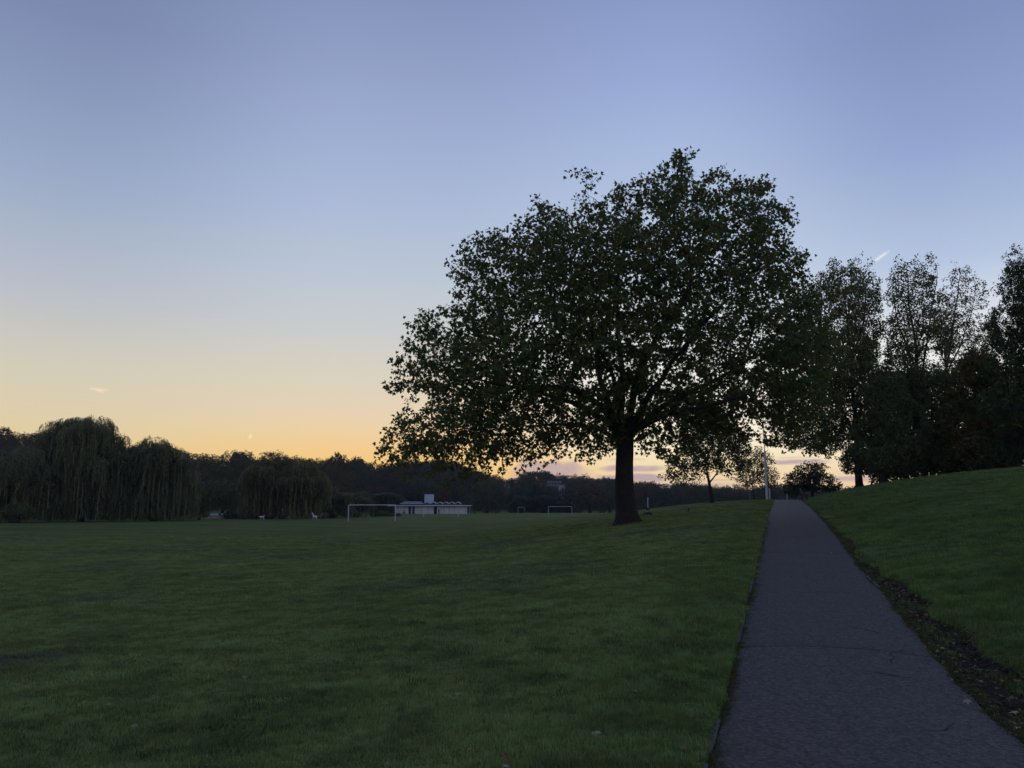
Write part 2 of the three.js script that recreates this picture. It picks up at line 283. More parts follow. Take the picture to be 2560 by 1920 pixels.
  tag(p, 'worn grey asphalt footpath with cross cracks climbing over the rise', null, null, 'structure');
}
{
  const conc = noiseTexture(256, (a, b) => { const k = 0.6 + 0.4 * (0.6 * tile(a, b, 90, 4) + 0.4 * tile(a, b, 20, 5)); return [k, k, k * 0.98]; });
  const mats = [0.085, 0.07, 0.1].map((c) => new THREE.MeshStandardMaterial({ color: new THREE.Color().setRGB(c, c * 0.99, c * 1.0), map: conc, roughness: 0.95 }));
  const kerb = new THREE.Group(); kerb.name = 'path_kerb'; scene.add(kerb); tag(kerb, 'narrow sunken concrete edging along the left of the path', null, null, 'structure');
  const R = rng(5), shapes = [0.91, 0.55, 0.32].map((l) => { const sh = new THREE.Shape(); sh.moveTo(-0.025, -0.1); sh.lineTo(0.025, -0.1); sh.lineTo(0.025, 0.0); sh.lineTo(0.018, 0.008); sh.lineTo(-0.018, 0.008); sh.lineTo(-0.025, 0); return new THREE.ExtrudeGeometry(sh, { depth: l, bevelEnabled: false }).translate(0, 0, -l / 2); });
  for (let s = 4.2; s < 48;) {
    const w = s < 14 ? (R() < 0.6 ? 0 : R() < 0.5 ? 1 : 2) : 0, l = [0.91, 0.55, 0.32][w];
    if (noise(s * 0.55, 66) > 0.36) {
      const [x, D] = xz(s + l / 2, UL(s + l / 2) - 0.035), m = part('edging_stone', shapes[w], mats[Math.floor(R() * 3)], kerb);
      m.position.set(x, curve(HP, s + l / 2) - 0.004 + R() * 0.01, -D); m.rotation.set(0.03 * (R() - 0.5) + Math.atan2(curve(HP, s + l) - curve(HP, s), l), -18.85 * DEG + 0.02 * (R() - 0.5), 0.1 * (R() - 0.5), 'YXZ');
    }
    s += l + 0.012 + (R() < 0.2 ? R() * 0.5 : 0);
  }
  for (const s of [15.6, 16.53]) { const [x, D] = xz(s, UR(s) + 0.03), m = part('edging_stone', shapes[0], mats[1], kerb); m.position.set(x, curve(HP, s) + 0.002, -D); m.rotation.set(0.045, -18.85 * DEG, 0.06, 'YXZ'); }
}

// ------------------------------------------------------------------ grass blades, moss, litter
const BLADE = (n, h, w, spread, seed) => {
  const R = rng(seed), t = [];
  for (let i = 0; i < n; i++) {
    const a = R() * 6.283, rr = Math.sqrt(R()) * spread, x = Math.cos(a) * rr, z = Math.sin(a) * rr, b = R() * 6.283, hh = h * (0.55 + 0.6 * R()), lean = hh * (0.25 + 0.7 * R()), dx = Math.cos(b), dz = Math.sin(b), px = -dz * w * 0.5, pz = dx * w * 0.5;
    const m = [x + dx * lean * 0.35, hh * 0.6, z + dz * lean * 0.35], e = [x + dx * lean, hh, z + dz * lean];
    t.push(x - px, -0.01, z - pz, x + px, -0.01, z + pz, m[0] + px * 0.8, m[1], m[2] + pz * 0.8, x - px, -0.01, z - pz, m[0] + px * 0.8, m[1], m[2] + pz * 0.8, m[0] - px * 0.8, m[1], m[2] - pz * 0.8, m[0] - px * 0.8, m[1], m[2] - pz * 0.8, m[0] + px * 0.8, m[1], m[2] + pz * 0.8, ...e);
  }
  return facesG(t);
};
{
  const R = rng(77), mat = leafMat([1, 1, 1], 0.3), c = new THREE.Color();
  const bands = [[3.6, 9, 520, 0.034, 0.0035, 0.05, 12], [9, 16, 230, 0.036, 0.005, 0.075, 13], [16, 30, 85, 0.04, 0.008, 0.12, 14], [30, 66, 26, 0.045, 0.015, 0.2, 14]];
  bands.forEach(([d0, d1, dens, h, w, spread, n], bi) => {
    for (let q = 0; q < 2; q++) {
      const ms = [], cs = [], geo = BLADE(n, h, w, spread, 300 + bi * 7 + q), area = 0.72 * (d1 * d1 - d0 * d0) * 1.02, N = Math.round((area * dens) / 2);
      for (let i = 0; i < N; i++) {
        const D = Math.sqrt(d0 * d0 + R() * (d1 * d1 - d0 * d0)); if (bi === 3 && R() < smoothstep(D, 30, 66)) continue; const x = (R() * 2 - 1) * 0.72 * D, [s, u] = su(x, D), ul = UL(s), so = SOIL(s);
        if (u > ul - 0.13 + 0.2 * noise(s * 1.3, 71) * noise(s * 5, 13) + 0.04 * R() && u < so + 0.02) { if (!(u > UR(s) + 0.05 && R() < 0.16 && fbm(s * 2.5, u * 5, 9, 2) > 0.5)) continue; }
        turf(x, D, c); const wear = smoothstep(fbm(x * 0.22 + 9, D * 0.22, 1, 4), 0.56, 0.74); if (R() < wear * 0.45) continue;
        const k = 0.85 + 1.1 * R(), dry = R() < 0.05 ? 1.5 : 1, tall = (0.7 + 0.6 * noise(x * 1.3, D * 1.3, 4)) * (u > so || u > ul - 1.2 ? 1.25 : 0.95) * (u > so - 0.1 && u < so + 0.25 ? 1.3 : 1);
        ms.push(M4(onGround(x, D), new THREE.Quaternion().setFromAxisAngle(UPV, R() * 6.283), V(1, tall * (0.8 + 0.5 * R()), 1)));
        cs.push(new THREE.Color().setRGB(c.r * k * dry, c.g * k, c.b * k));
      }
      tag(scatter('grass', geo, mat, ms, cs), 'short mown grass blades covering the slope either side of the path', null, null, 'stuff');
    }
  });
  {
    const ms = [], cs = [], geo = BLADE(26, 0.06, 0.006, 0.09, 777);
    for (let i = 0; i < 2600; i++) {
      const D = 4.8 + 48 * Math.pow(R(), 1.5), x = (R() * 2 - 1) * 0.72 * D, [s, u] = su(x, D); if (u > UL(s) - 0.3 && u < SOIL(s) + 0.2) continue; if (noise(x * 0.35, D * 0.35, 8) < 0.42) continue;
      turf(x, D, c); const k = 0.42 + 0.4 * R(); ms.push(M4(onGround(x, D), new THREE.Quaternion().setFromAxisAngle(UPV, R() * 6.283), V(1 + R(), 0.6 + 0.6 * R(), 1 + R()))); cs.push(new THREE.Color().setRGB(c.r * k, c.g * k, c.b * k));  // tussock colour darkened to stand for the small shadows they throw
    }
    tag(scatter('grass', geo, mat, ms, cs), 'tussocks scattered through the mown turf, coloured darker to stand for their shadows', null, null, 'stuff');
  }
  // moss and low weeds along the path's edges and in the nearest crack
  const ms = [], cs = [], mg = BLADE(9, 0.004, 0.008, 0.04, 900);
  for (let i = 0; i < 4200; i++) {
    const s = 4.5 + Math.pow(R(), 1.5) * 28, left = R() < 0.6, p = left ? UL(s) + Math.abs(R() + R() - 1) * 0.2 * (0.3 + noise(s * 0.9, 2)) - 0.01 : UR(s) + (R() - 0.3) * 0.22, [x, D] = xz(s, p);
    if (left && R() < 1.2 - 1.6 * fbm(s * 1.4, 4.4, 0, 2)) continue;
    const k = 0.6 + 0.9 * R(); ms.push(M4(V(x, curve(HP, s) + (left ? 0.003 : 0.0), -D), new THREE.Quaternion().setFromAxisAngle(UPV, R() * 6.283), V(1, 1, 1))); cs.push(new THREE.Color().setRGB(0.085 * k, 0.085 * k, 0.03 * k));
  }
  for (let i = 0; i < 150; i++) { const t = Math.pow(R(), 1.8) * 0.22, s = crackS(0, t) + (R() - 0.5) * 0.06, [x, D] = xz(s, lerp(UL(s), UR(s), t)), k = 0.6 + 0.9 * R(); ms.push(M4(V(x, curve(HP, s), -D), new THREE.Quaternion().setFromAxisAngle(UPV, R() * 6.283), V(1, 1, 1))); cs.push(new THREE.Color().setRGB(0.06 * k, 0.068 * k, 0.02 * k)); }
  tag(scatter('moss', mg, mat, ms, cs), 'yellowish moss and low weeds along the edges of the path', null, null, 'stuff');
  // crumbs of soil and shredded leaves on the bare strip right of the path
  const ls = [], lc = [], lg = facesG([-0.5, 0, 0, 0, 0.12, 0.42, 0.1, 0.05, 0, 0, 0.12, 0.42, 0.55, 0.02, 0.1, 0.1, 0.05, 0, 0.1, 0.05, 0, 0.55, 0.02, 0.1, 0.05, 0.16, -0.4, -0.5, 0, 0, 0.1, 0.05, 0, 0.05, 0.16, -0.4]);
  for (let i = 0; i < 7000; i++) {
    const s = 4.4 + Math.pow(R(), 1.6) * 42, f = R(), u = lerp(UR(s) - 0.02, SOIL(s) + 0.03, f), [x, D] = xz(s, u), z = 0.012 + 0.05 * Math.pow(R(), 2.2);
    ls.push(M4(V(x, groundAt(x, D) + 0.006 + R() * 0.012, -D), new THREE.Quaternion().setFromEuler(new THREE.Euler((R() - 0.5) * 1.2, R() * 6.283, (R() - 0.5) * 1.2)), V(z, z, z)));
    const a = R(); const t = a < 0.5 ? [0.075, 0.054, 0.032] : a < 0.8 ? [0.12, 0.075, 0.038] : a < 0.94 ? [0.18, 0.14, 0.085] : [0.2, 0.07, 0.035], k = 0.6 + 0.8 * R(); lc.push(new THREE.Color().setRGB(t[0] * k, t[1] * k, t[2] * k));
  }
  tag(scatter('leaf_litter', lg, std([1, 1, 1], 0.95, { side: THREE.DoubleSide }), ls, lc), 'brown crumbled leaf litter on the bare soil strip right of the path', null, null, 'stuff');
  {
    const gm = [], gc = [];
    for (let i = 0; i < 2600; i++) { const s = 4.4 + Math.pow(R(), 1.5) * 40, edge = R() < 0.35, u = edge ? UR(s) - 0.3 * R() * R() : lerp(UL(s) + 0.03, UR(s) - 0.02, R()), [x, D] = xz(s, u), z = (edge ? 0.012 : 0.007) + 0.014 * Math.pow(R(), 3); gm.push(M4(V(x, curve(HP, s) + 0.012 * (1 - Math.pow(2 * (u - UL(s)) / (UR(s) - UL(s)) - 1, 2)) + 0.004, -D), new THREE.Quaternion().setFromEuler(new THREE.Euler((R() - 0.5) * 0.6, R() * 6.28, (R() - 0.5) * 0.6)), V(z, z, z))); const t = R() < 0.7 ? [0.02, 0.018, 0.015] : R() < 0.6 ? [0.07, 0.045, 0.025] : [0.16, 0.14, 0.12]; gc.push(new THREE.Color().setRGB(...t)); }
    tag(scatter('path_grit', lg, std([1, 1, 1], 0.95, { side: THREE.DoubleSide }), gm, gc), 'scraps of leaf and grit lying on the asphalt', null, null, 'stuff');
  }
  // clods of dark soil where the turf edge breaks
  const ds = [], dg = new THREE.IcosahedronGeometry(1, 1); { const p = dg.attributes.position; for (let i = 0; i < p.count; i++) { const k = 0.7 + 0.5 * noise(p.getX(i) * 2 + 3, p.getY(i) * 2, p.getZ(i) * 2); p.setXYZ(i, p.getX(i) * k, p.getY(i) * k * 0.7, p.getZ(i) * k); } dg.computeVertexNormals(); }
  for (let i = 0; i < 700; i++) { const s = 4.6 + Math.pow(R(), 1.3) * 13, u = SOIL(s) - 0.02 - 0.2 * R() * R(), [x, D] = xz(s, u), z = 0.012 + 0.04 * R() * R(); if (noise(s * 1.1, 40) < 0.4) continue; ds.push(M4(onGround(x, D, z * 0.3), new THREE.Quaternion().setFromEuler(new THREE.Euler(R() * 3, R() * 6, R() * 3)), V(z, z, z))); }
  tag(scatter('soil_crumbs', dg, std([0.022, 0.018, 0.015], 1), ds), 'dark crumbled soil along the broken turf edge', null, null, 'stuff');
}

// ------------------------------------------------------------------ leaves
function planeLeaf(seed) {         // five pointed lobes, folded a little along the veins; stalk at the origin, tip along +y, about 1 long
  const R = rng(seed), out = [], tips = [[-0.34, -0.02, 0.30], [-0.52, 0.36, 0.5], [0, 1, 0.58], [0.52, 0.36, 0.5], [0.34, -0.02, 0.30]], c = [0, 0.28, 0.05];
  const ring = []; const notch = [[-0.3, 0.17], [-0.17, 0.52], [0.17, 0.52], [0.3, 0.17]];
  ring.push([0, 0, 0]); tips.forEach((t, i) => { const j = () => (R() - 0.5) * 0.07; ring.push([t[0] + j(), t[1] + j(), -0.1 - R() * 0.14]); if (i < 4) ring.push([notch[i][0] + j() * 0.4, notch[i][1] + j() * 0.4, 0.02]); });
  for (let i = 0; i < ring.length; i++) out.push(...c, ...ring[(i + 1) % ring.length], ...ring[i]);
  return facesG(out);
}
const LEAVES = [planeLeaf(1), planeLeaf(2), planeLeaf(3)];
function leafClump(n, seed, len = 0.55, wid = 0.32) {      // n loose leaves in a ball of radius 1
  const R = rng(seed), t = [], d = new THREE.Vector3(), a = new THREE.Vector3(), b = new THREE.Vector3(), p = new THREE.Vector3();
  for (let i = 0; i < n; i++) {
    do p.set(R() * 2 - 1, R() * 2 - 1, R() * 2 - 1); while (p.length() > 1);
    d.set(R() * 2 - 1, R() * 2 - 1.2, R() * 2 - 1).normalize(); a.set(R() * 2 - 1, R() * 2 - 1, R() * 2 - 1).cross(d).normalize(); b.crossVectors(d, a);
    const L = len * (0.7 + 0.6 * R()), w = wid * (0.7 + 0.6 * R());
    const q = (f, g, h) => [p.x + d.x * f + a.x * g + b.x * h, p.y + d.y * f + a.y * g + b.y * h, p.z + d.z * f + a.z * g + b.z * h];
    const A = q(-L / 2, 0, 0), B = q(0, w / 2, 0.06), C = q(L / 2, 0, -0.05), E = q(0, -w / 2, 0.06);
    t.push(...A, ...B, ...C, ...A, ...C, ...E);
  }
  return facesG(t);
}
const CLUMPS = [leafClump(12, 11), leafClump(12, 12), leafClump(14, 13)];
const FINE = [leafClump(16, 21, 0.4, 0.24), leafClump(18, 22, 0.4, 0.24)];
function strandG(seed) {           // a hanging willow shoot of length 1
  const R = rng(seed), t = []; let x = 0, z = 0;
  for (let i = 0; i < 22; i++) {
    const f = i / 22, out = 0.5 * Math.sqrt(Math.min(1, f * 4)), y = -f + 0.12 * Math.sin(Math.min(1, f * 5) * 2.6) * (f < 0.3 ? 1 : 0.3);
    x = out + 0.05 * Math.sin(f * 9 + seed); z = 0.06 * Math.sin(f * 7 + seed * 2);
    const a = R() * 6.283, l = 0.1 + 0.06 * R(), dx = Math.cos(a) * 0.16, dz = Math.sin(a) * 0.16, px = -Math.sin(a) * 0.045, pz = Math.cos(a) * 0.045;
    t.push(x - px, y + 0.02, z - pz, x + px, y + 0.02, z + pz, x + dx, y - l * 0.6, z + dz);
  }
  for (let i = 0; i < 5; i++) { const f = i / 5, o = 0.5 * Math.sqrt(Math.min(1, f * 4)), y = -f; t.push(o - 0.02, y, 0, o + 0.02, y, 0, o + 0.04, y - 0.24, 0.03); }
  return facesG(t);
}
const STRANDS = [strandG(1), strandG(2), strandG(3)];
const barkTex = noiseTexture(256, (a, b) => { const k = 0.45 + 0.5 * tile(a, b, 16, 3) * 0.6 + 0.3 * tile(a, b, 64, 4); return [k, k * 0.97, k * 0.92]; });
const barkBump = noiseTexture(256, (a, b) => { const k = 0.6 * tile(a, b, 20, 3) + 0.4 * tile(a, b, 64, 8); return [k, k, k]; }, false);
const bark = (c) => new THREE.MeshStandardMaterial({ color: new THREE.Color().setRGB(...c), map: barkTex, bumpMap: barkBump, bumpScale: 0.03, roughness: 0.95 });
const BARK_DARK = bark([0.04, 0.034, 0.03]), BARK_GREY = bark([0.13, 0.115, 0.09]);
const LEAF_WHITE = leafMat([1, 1, 1], 0.3), PLANE_LEAF = leafMat([1, 1, 1], 0.42);
// ---- space colonisation: grow twigs from given limbs towards points of the crown
function grow(attr, init, { inf, kill, step, iters = 120, seed = 1 }) {
  const R = rng(seed), N = init.map((n) => ({ ...n, p: n.p.clone(), kids: 0 })), near = new Int32Array(attr.length), dist = new Float32Array(attr.length).fill(1e9), alive = new Uint8Array(attr.length).fill(1);
  let from = 0;
  const acc = [];
  for (let it = 0; it < iters; it++) {
    for (let a = 0; a < attr.length; a++) if (alive[a]) { const q = attr[a]; for (let n = from; n < N.length; n++) { if (N[n].dead) continue; const p = N[n].p, dx = p.x - q.x, dy = p.y - q.y, dz = p.z - q.z, d = dx * dx + dy * dy + dz * dz; if (d < dist[a]) { dist[a] = d; near[a] = n; } } if (dist[a] < kill * kill) alive[a] = 0; }
    from = N.length; acc.length = 0;
    const sums = new Map();
    for (let a = 0; a < attr.length; a++) if (alive[a] && dist[a] < inf * inf) { let s = sums.get(near[a]); if (!s) sums.set(near[a], (s = V(0, 0, 0))); const q = attr[a], p = N[near[a]].p, l = Math.sqrt(dist[a]); s.x += (q.x - p.x) / l; s.y += (q.y - p.y) / l; s.z += (q.z - p.z) / l; }
    if (!sums.size) break;
    for (const [n, s] of sums) {
      s.normalize().add(V((R() - 0.5) * 0.35, (R() - 0.5) * 0.35 , (R() - 0.5) * 0.35)).normalize();
      const b = N[n]; if (b.last && b.last.dot(s) > 0.985 || b.kids > 4) { b.stuck = (b.stuck || 0) + 1; if (b.stuck > 3) { for (let a = 0; a < attr.length; a++) if (near[a] === n && alive[a]) alive[a] = 0; } continue; }
      b.last = s; b.kids++;
      N.push({ p: b.p.clone().addScaledVector(s, step), par: n, limb: b.limb, kids: 0 });
    }
    if (N.length === from) { /* everything stuck once: go on, the counters free it */ }
  }
  return N;
}
// radii by the pipe rule, then one tube per chain, gathered per limb
function thicken(N, tip, pow) {
  const kids = N.map(() => []); N.forEach((n, i) => { if (n.par >= 0) kids[n.par].push(i); });
  for (let i = N.length - 1; i >= 0; i--) { const n = N[i]; n.size = 1; let s = 0; for (const k of kids[i]) { s += Math.pow(N[k].r, pow); n.size += N[k].size; } n.r = kids[i].length ? Math.pow(s, 1 / pow) : tip; if (n.min) n.r = Math.max(n.r, n.min); if (n.fix) n.r = n.fix; }
  return kids;
}
function tubes(N, kids, minR = 0) {
  const chains = [], heads = [0], by = new Map();
  while (heads.length) {
    const h = heads.pop(), c = []; if (N[h].par >= 0) c.push(N[h].par);
    let i = h; for (;;) { c.push(i); const ks = kids[i]; if (!ks.length) break; let best = ks[0]; for (const k of ks) if (N[k].r > N[best].r) best = k; for (const k of ks) if (k !== best) heads.push(k); if (N[best].limb !== N[i].limb) { heads.push(best); break; } i = best; }
    if (c.length > 1) chains.push(c);
  }
  for (const c of chains) {
    const first = c[1] ?? c[0], r0 = N[first].r; if (r0 < minR) continue;
    const pts = c.map((i) => N[i].p), rad = c.map((i, k) => (k === 0 && N[h0(c)].par >= 0 ? Math.min(N[i].r, r0 * 1.25) : N[i].r)); rad[rad.length - 1] *= 0.6;
    const g = tubeG(pts, rad, r0 > 0.25 ? 16 : r0 > 0.06 ? 9 : r0 > 0.02 ? 5 : 3), L = N[first].limb; if (!by.has(L)) by.set(L, []); by.get(L).push(g);
  }
  return by;
}
const h0 = (c) => c[1] ?? c[0];
const inside = (poly, x, y) => { let c = false; for (let i = 0, j = poly.length - 1; i < poly.length; j = i++) { const [a, b] = poly[i], [d, e] = poly[j]; if (b > y !== e > y && x < ((d - a) * (y - b)) / (e - b) + a) c = !c; } return c; };
const edgeDist = (poly, x, y) => { let m = 1e9; for (let i = 0, j = poly.length - 1; i < poly.length; j = i++) { const [a, b] = poly[j], [d, e] = poly[i], dx = d - a, dy = e - b, t = clamp(((x - a) * dx + (y - b) * dy) / (dx * dx + dy * dy), 0, 1); m = Math.min(m, Math.hypot(x - a - t * dx, y - b - t * dy)); } return m; };

// ------------------------------------------------------------------ the great plane tree
{
  const D0 = 37, base = V(at(1562, 1300, D0).x, 0, -D0); base.y = groundAt(base.x, D0);
  const W = (px, py, dz = 0) => at(px, py, D0).add(V(0, 0, dz)).sub(base);
  // outline of the crown as it stands in the tree's own upright plane (metres from the trunk's foot)
  const OUT = [[930, 1127], [946, 1094], [963, 1061], [980, 1031], [1009, 1018], [1026, 998], [1012, 985], [973, 1003], [950, 982], [945, 972], [963, 945], [966, 915], [983, 879], [1003, 852], [1009, 832], [1003, 811], [1039, 780], [1072, 757], [1089, 775], [1112, 780], [1115, 753], [1132, 735], [1122, 700], [1117, 657], [1140, 608], [1169, 573], [1238, 567], [1284, 573], [1300, 540], [1324, 502], [1338, 487], [1362, 488], [1389, 508], [1420, 519], [1427, 482], [1440, 507], [1465, 490], [1482, 492], [1506, 507], [1520, 475], [1540, 426], [1571, 440], [1592, 430], [1633, 440], [1643, 394], [1657, 402], [1692, 372], [1705, 389], [1717, 366], [1729, 384], [1740, 355], [1750, 375], [1734, 423], [1743, 447], [1771, 422], [1788, 404], [1808, 418], [1832, 435], [1863, 442], [1870, 418], [1879, 450], [1908, 433], [1929, 466], [1935, 499], [1963, 489], [1987, 507], [1980, 520], [2006, 528], [1994, 550], [1970, 567], [1984, 591], [1987, 615], [2028, 638], [2018, 660], [2030, 690], [2045, 740], [2070, 800], [2085, 870], [2080, 940], [2062, 1000], [2050, 1060], [2015, 1098], [1995, 1128], [1962, 1130], [1945, 1114], [1905, 1106], [1880, 1106], [1850, 1110], [1800, 1112], [1760, 1130], [1700, 1150], [1675, 1160], [1640, 1178], [1610, 1150], [1585, 1140], [1560, 1120], [1540, 1160], [1522, 1184], [1489, 1178], [1453, 1164], [1417, 1160], [1395, 1164], [1372, 1166], [1326, 1175], [1308, 1184], [1272, 1196], [1241, 1226], [1180, 1236], [1130, 1222], [1095, 1228], [1060, 1240], [1035, 1226], [1000, 1212], [970, 1190], [940, 1155]];
  const poly = OUT.map(([a, b]) => { const p = W(a, b); return [p.x, p.y]; });
  const HOLES = [[1366, 958, 25, 1], [1392, 930, 17, 0.9], [1300, 1018, 26, 0.6], [1330, 1060, 30, 0.5], [1250, 1075, 26, 0.45], [1463, 940, 15, 0.8], [1606, 1000, 17, 0.9], [1588, 1018, 15, 0.8], [1658, 994, 15, 0.7], [1651, 1083, 20, 0.8], [1757, 930, 26, 0.6], [1909, 1035, 45, 0.75], [1870, 960, 35, 0.55], [1851, 856, 30, 0.55], [1800, 790, 26, 0.5], [1500, 985, 14, 0.7], [1420, 1010, 24, 0.55], [1170, 1130, 30, 0.4], [1080, 1140, 30, 0.45], [1700, 860, 18, 0.5], [1735, 1040, 24, 0.5], [1480, 800, 22, 0.5], [1560, 850, 16, 0.5], [1850, 560, 22, 0.4], [1640, 560, 16, 0.3], [1130, 850, 18, 0.3], [1250, 880, 20, 0.3], [1200, 700, 18, 0.3]].map(([a, b, r, k]) => { const p = W(a, b); return [p.x, p.y, (r * D0) / FOC, k]; });
  const R = rng(4242), attr = [];
  const xs = poly.map((p) => p[0]), ys = poly.map((p) => p[1]), x0 = Math.min(...xs), x1 = Math.max(...xs), y0 = Math.min(...ys), y1 = Math.max(...ys);
  const skirt = W(0, 1150).y, thickAt = (e) => Math.min(6.4, 2.0 * Math.pow(e, 0.85));
  for (let tries = 0; attr.length < 12600 && tries < 600000; tries++) {
    const x = lerp(x0, x1, R()), y = lerp(y0, y1, R()); if (!inside(poly, x, y)) continue;
    const e = edgeDist(poly, x, y), t = thickAt(e), z = (R() * 2 - 1) * t;
    if (R() > 0.22 + 0.78 * Math.min(1, t / 3.2)) continue;
    if (y < skirt && R() > 0.32) continue;
    let keep = 1; for (const [hx, hy, hr, k] of HOLES) { const q = Math.hypot(x - hx, y - hy) / hr; if (q < 1.3) keep *= 1 - k * (1 - smoothstep(q, 0.75, 1.3)); }
    const cl = fbm(x * 0.55 + 7, y * 0.62, z * 0.55 + 3, 2); keep *= smoothstep(cl, 0.3, 0.5) * 0.72 + 0.28;
    const core = Math.hypot(x, (y - 7) * 0.9, z); if (core < 2.2) keep *= 0.35;
    if (R() < keep) attr.push(V(x, y, z));
  }
  for (const [a, b, z] of [[1481, 500, 0], [1480, 485, 0], [1478, 470, 0], [1474, 458, 0], [1464, 448, 0.1], [1452, 444, 0.1], [1440, 440, 0.1], [1426, 434, 0.1], [1411, 431, 0.1], [1468, 435, 0], [1466, 424, 0], [1486, 462, 0], [1492, 448, 0], [1494, 436, 0], [1480, 420, 0], [1352, 492, 0.3], [1330, 490, 0.3]]) attr.push(W(a, b, z));
  // trunk and main limbs (pixel of the photograph, metres towards / away)
  const LIMBS = [
    [[1548, 1072, 0.05], [1500, 1018, 0.5], [1440, 985, 0.9], [1380, 978, 1.3], [1300, 985, 1.9], [1230, 975, 2.3]], [[1545, 1080, -0.1], [1490, 1030, -0.8], [1420, 990, -1.6], [1350, 965, -2.3], [1270, 930, -3]],
    [[1548, 1060, 0.1], [1512, 980, 0.3], [1490, 900, 0.8], [1470, 800, 1.1], [1430, 690, 1.4]], [[1556, 1055, -0.1], [1555, 960, -0.3], [1548, 850, -0.5], [1545, 720, -0.2], [1560, 590, 0.2]],
    [[1568, 1055, 0.1], [1586, 960, 0.7], [1640, 840, 1.4], [1712, 720, 1.6], [1700, 640, 1.2], [1675, 560, 1.0]], [[1580, 1066, 0.1], [1626, 985, 0.5], [1672, 915, 0.8], [1730, 840, 1.3], [1800, 770, 1.5]],
    [[1585, 1072, -0.1], [1660, 1012, -0.8], [1740, 968, -1.4], [1830, 925, -2.0], [1900, 880, -2.4]], [[1560, 1062, 0.3], [1530, 1000, 1.8], [1500, 950, 3.4], [1460, 900, 4.6]], [[1570, 1062, -0.3], [1600, 985, -2], [1640, 900, -3.8], [1680, 800, -4.8]],
    [[1572, 1080, 0.35], [1640, 1050, 2.0], [1720, 1040, 3.6], [1800, 1020, 4.6]], [[1545, 1090, -0.3], [1500, 1060, -2.2], [1420, 1040, -3.8], [1330, 1040, -4.8]],
  ];
  const init = [], trunkPts = [[1572, 1316], [1567, 1290], [1563, 1255], [1561, 1215], [1561, 1175], [1562, 1135], [1562, 1100], [1562, 1072]], trunkR = [0.62, 0.52, 0.465, 0.435, 0.42, 0.41, 0.45, 0.42];
  trunkPts.forEach(([a, b], i) => { const p = W(a, b); if (i === 0) p.y = -0.2; init.push({ p, par: i - 1, limb: -1, fix: trunkR[i] }); });
  const forkN = init.length - 1;
  LIMBS.forEach((L, li) => {
    const c = new THREE.CatmullRomCurve3([init[forkN].p.clone().setY(init[forkN].p.y - 0.35 + 0.05 * li), ...L.map(([a, b, z]) => W(a, b, z))]), n = Math.round(c.getLength() / 0.4); let par = forkN;
    for (let i = 1; i <= n; i++) { const p = c.getPoint(i / n); p.x += (noise(i * 0.5, li * 9) - 0.5) * 0.22; p.z += (noise(i * 0.5, li * 9 + 4) - 0.5) * 0.22; init.push({ p, par, limb: li, min: lerp(0.2, 0.06, i / n) * (li < 7 ? 1 : 0.85) }); par = init.length - 1; }
  });
  const N = grow(attr, init, { inf: 3.0, kill: 0.42, step: 0.27, iters: 170, seed: 9 }), kids = thicken(N, 0.0055, 2.25), by = tubes(N, kids);
  const t = thing('plane_tree', 'great spreading plane tree with thick dark trunk standing left of the path', 'tree', base);
  // the trunk: rings with buttress and bark ridges
  {
    const g = tubeG(init.slice(0, 8).map((n) => n.p), trunkR, 40), pts = []; const c = new THREE.CatmullRomCurve3(init.slice(0, 8).map((n) => n.p)), rows = 60, sd = 40, pos = [], uv = [], idx = [];
    for (let i = 0; i <= rows; i++) {
      const f = i / rows, p = c.getPoint(f), y = p.y; let r = lerp(0.47, 0.41, smoothstep(y, 0.3, 3)) + 0.04 * smoothstep(y, 3.6, 4.8);
      for (let k = 0; k <= sd; k++) {
        const a = (k / sd) * 6.2832, root = Math.exp(-Math.max(0, y) * 3.1) * (0.14 + 0.3 * Math.pow(Math.max(0, Math.cos(a - 0.15)), 3) + 0.18 * Math.pow(Math.max(0, Math.cos(a - 2.75)), 4) + 0.14 * Math.pow(Math.max(0, Math.cos(a - 4.4)), 4)), rr = r + root + 0.05 * (fbm(Math.cos(a) * 2.2 + 5, y * 0.7, Math.sin(a) * 2.2, 3) - 0.5) * 2 + 0.02 * (noise(Math.cos(a) * 9, y * 3, Math.sin(a) * 9) - 0.5);
        pos.push(p.x + rr * Math.cos(a), y, p.z + rr * Math.sin(a)); uv.push((k / sd) * 3, y);
      }
    }
    for (let i = 0; i < rows; i++) for (let k = 0; k < sd; k++) { const a = i * (sd + 1) + k, b = a + sd + 1; idx.push(a, b, a + 1, a + 1, b, b + 1); }
    const tg = new THREE.BufferGeometry(); tg.setAttribute('position', new THREE.Float32BufferAttribute(pos, 3)); tg.setAttribute('uv', new THREE.Float32BufferAttribute(uv, 2)); tg.setIndex(idx); tg.computeVertexNormals();
    part('trunk', tg, BARK_DARK, t);
  }
  for (const [L, gs] of by) if (L >= 0) part('branch', mergeGeometries(gs), BARK_DARK, t);
  // leaves along the thin twigs
  const mats = [[], [], []], cols = [[], [], []], show = [];
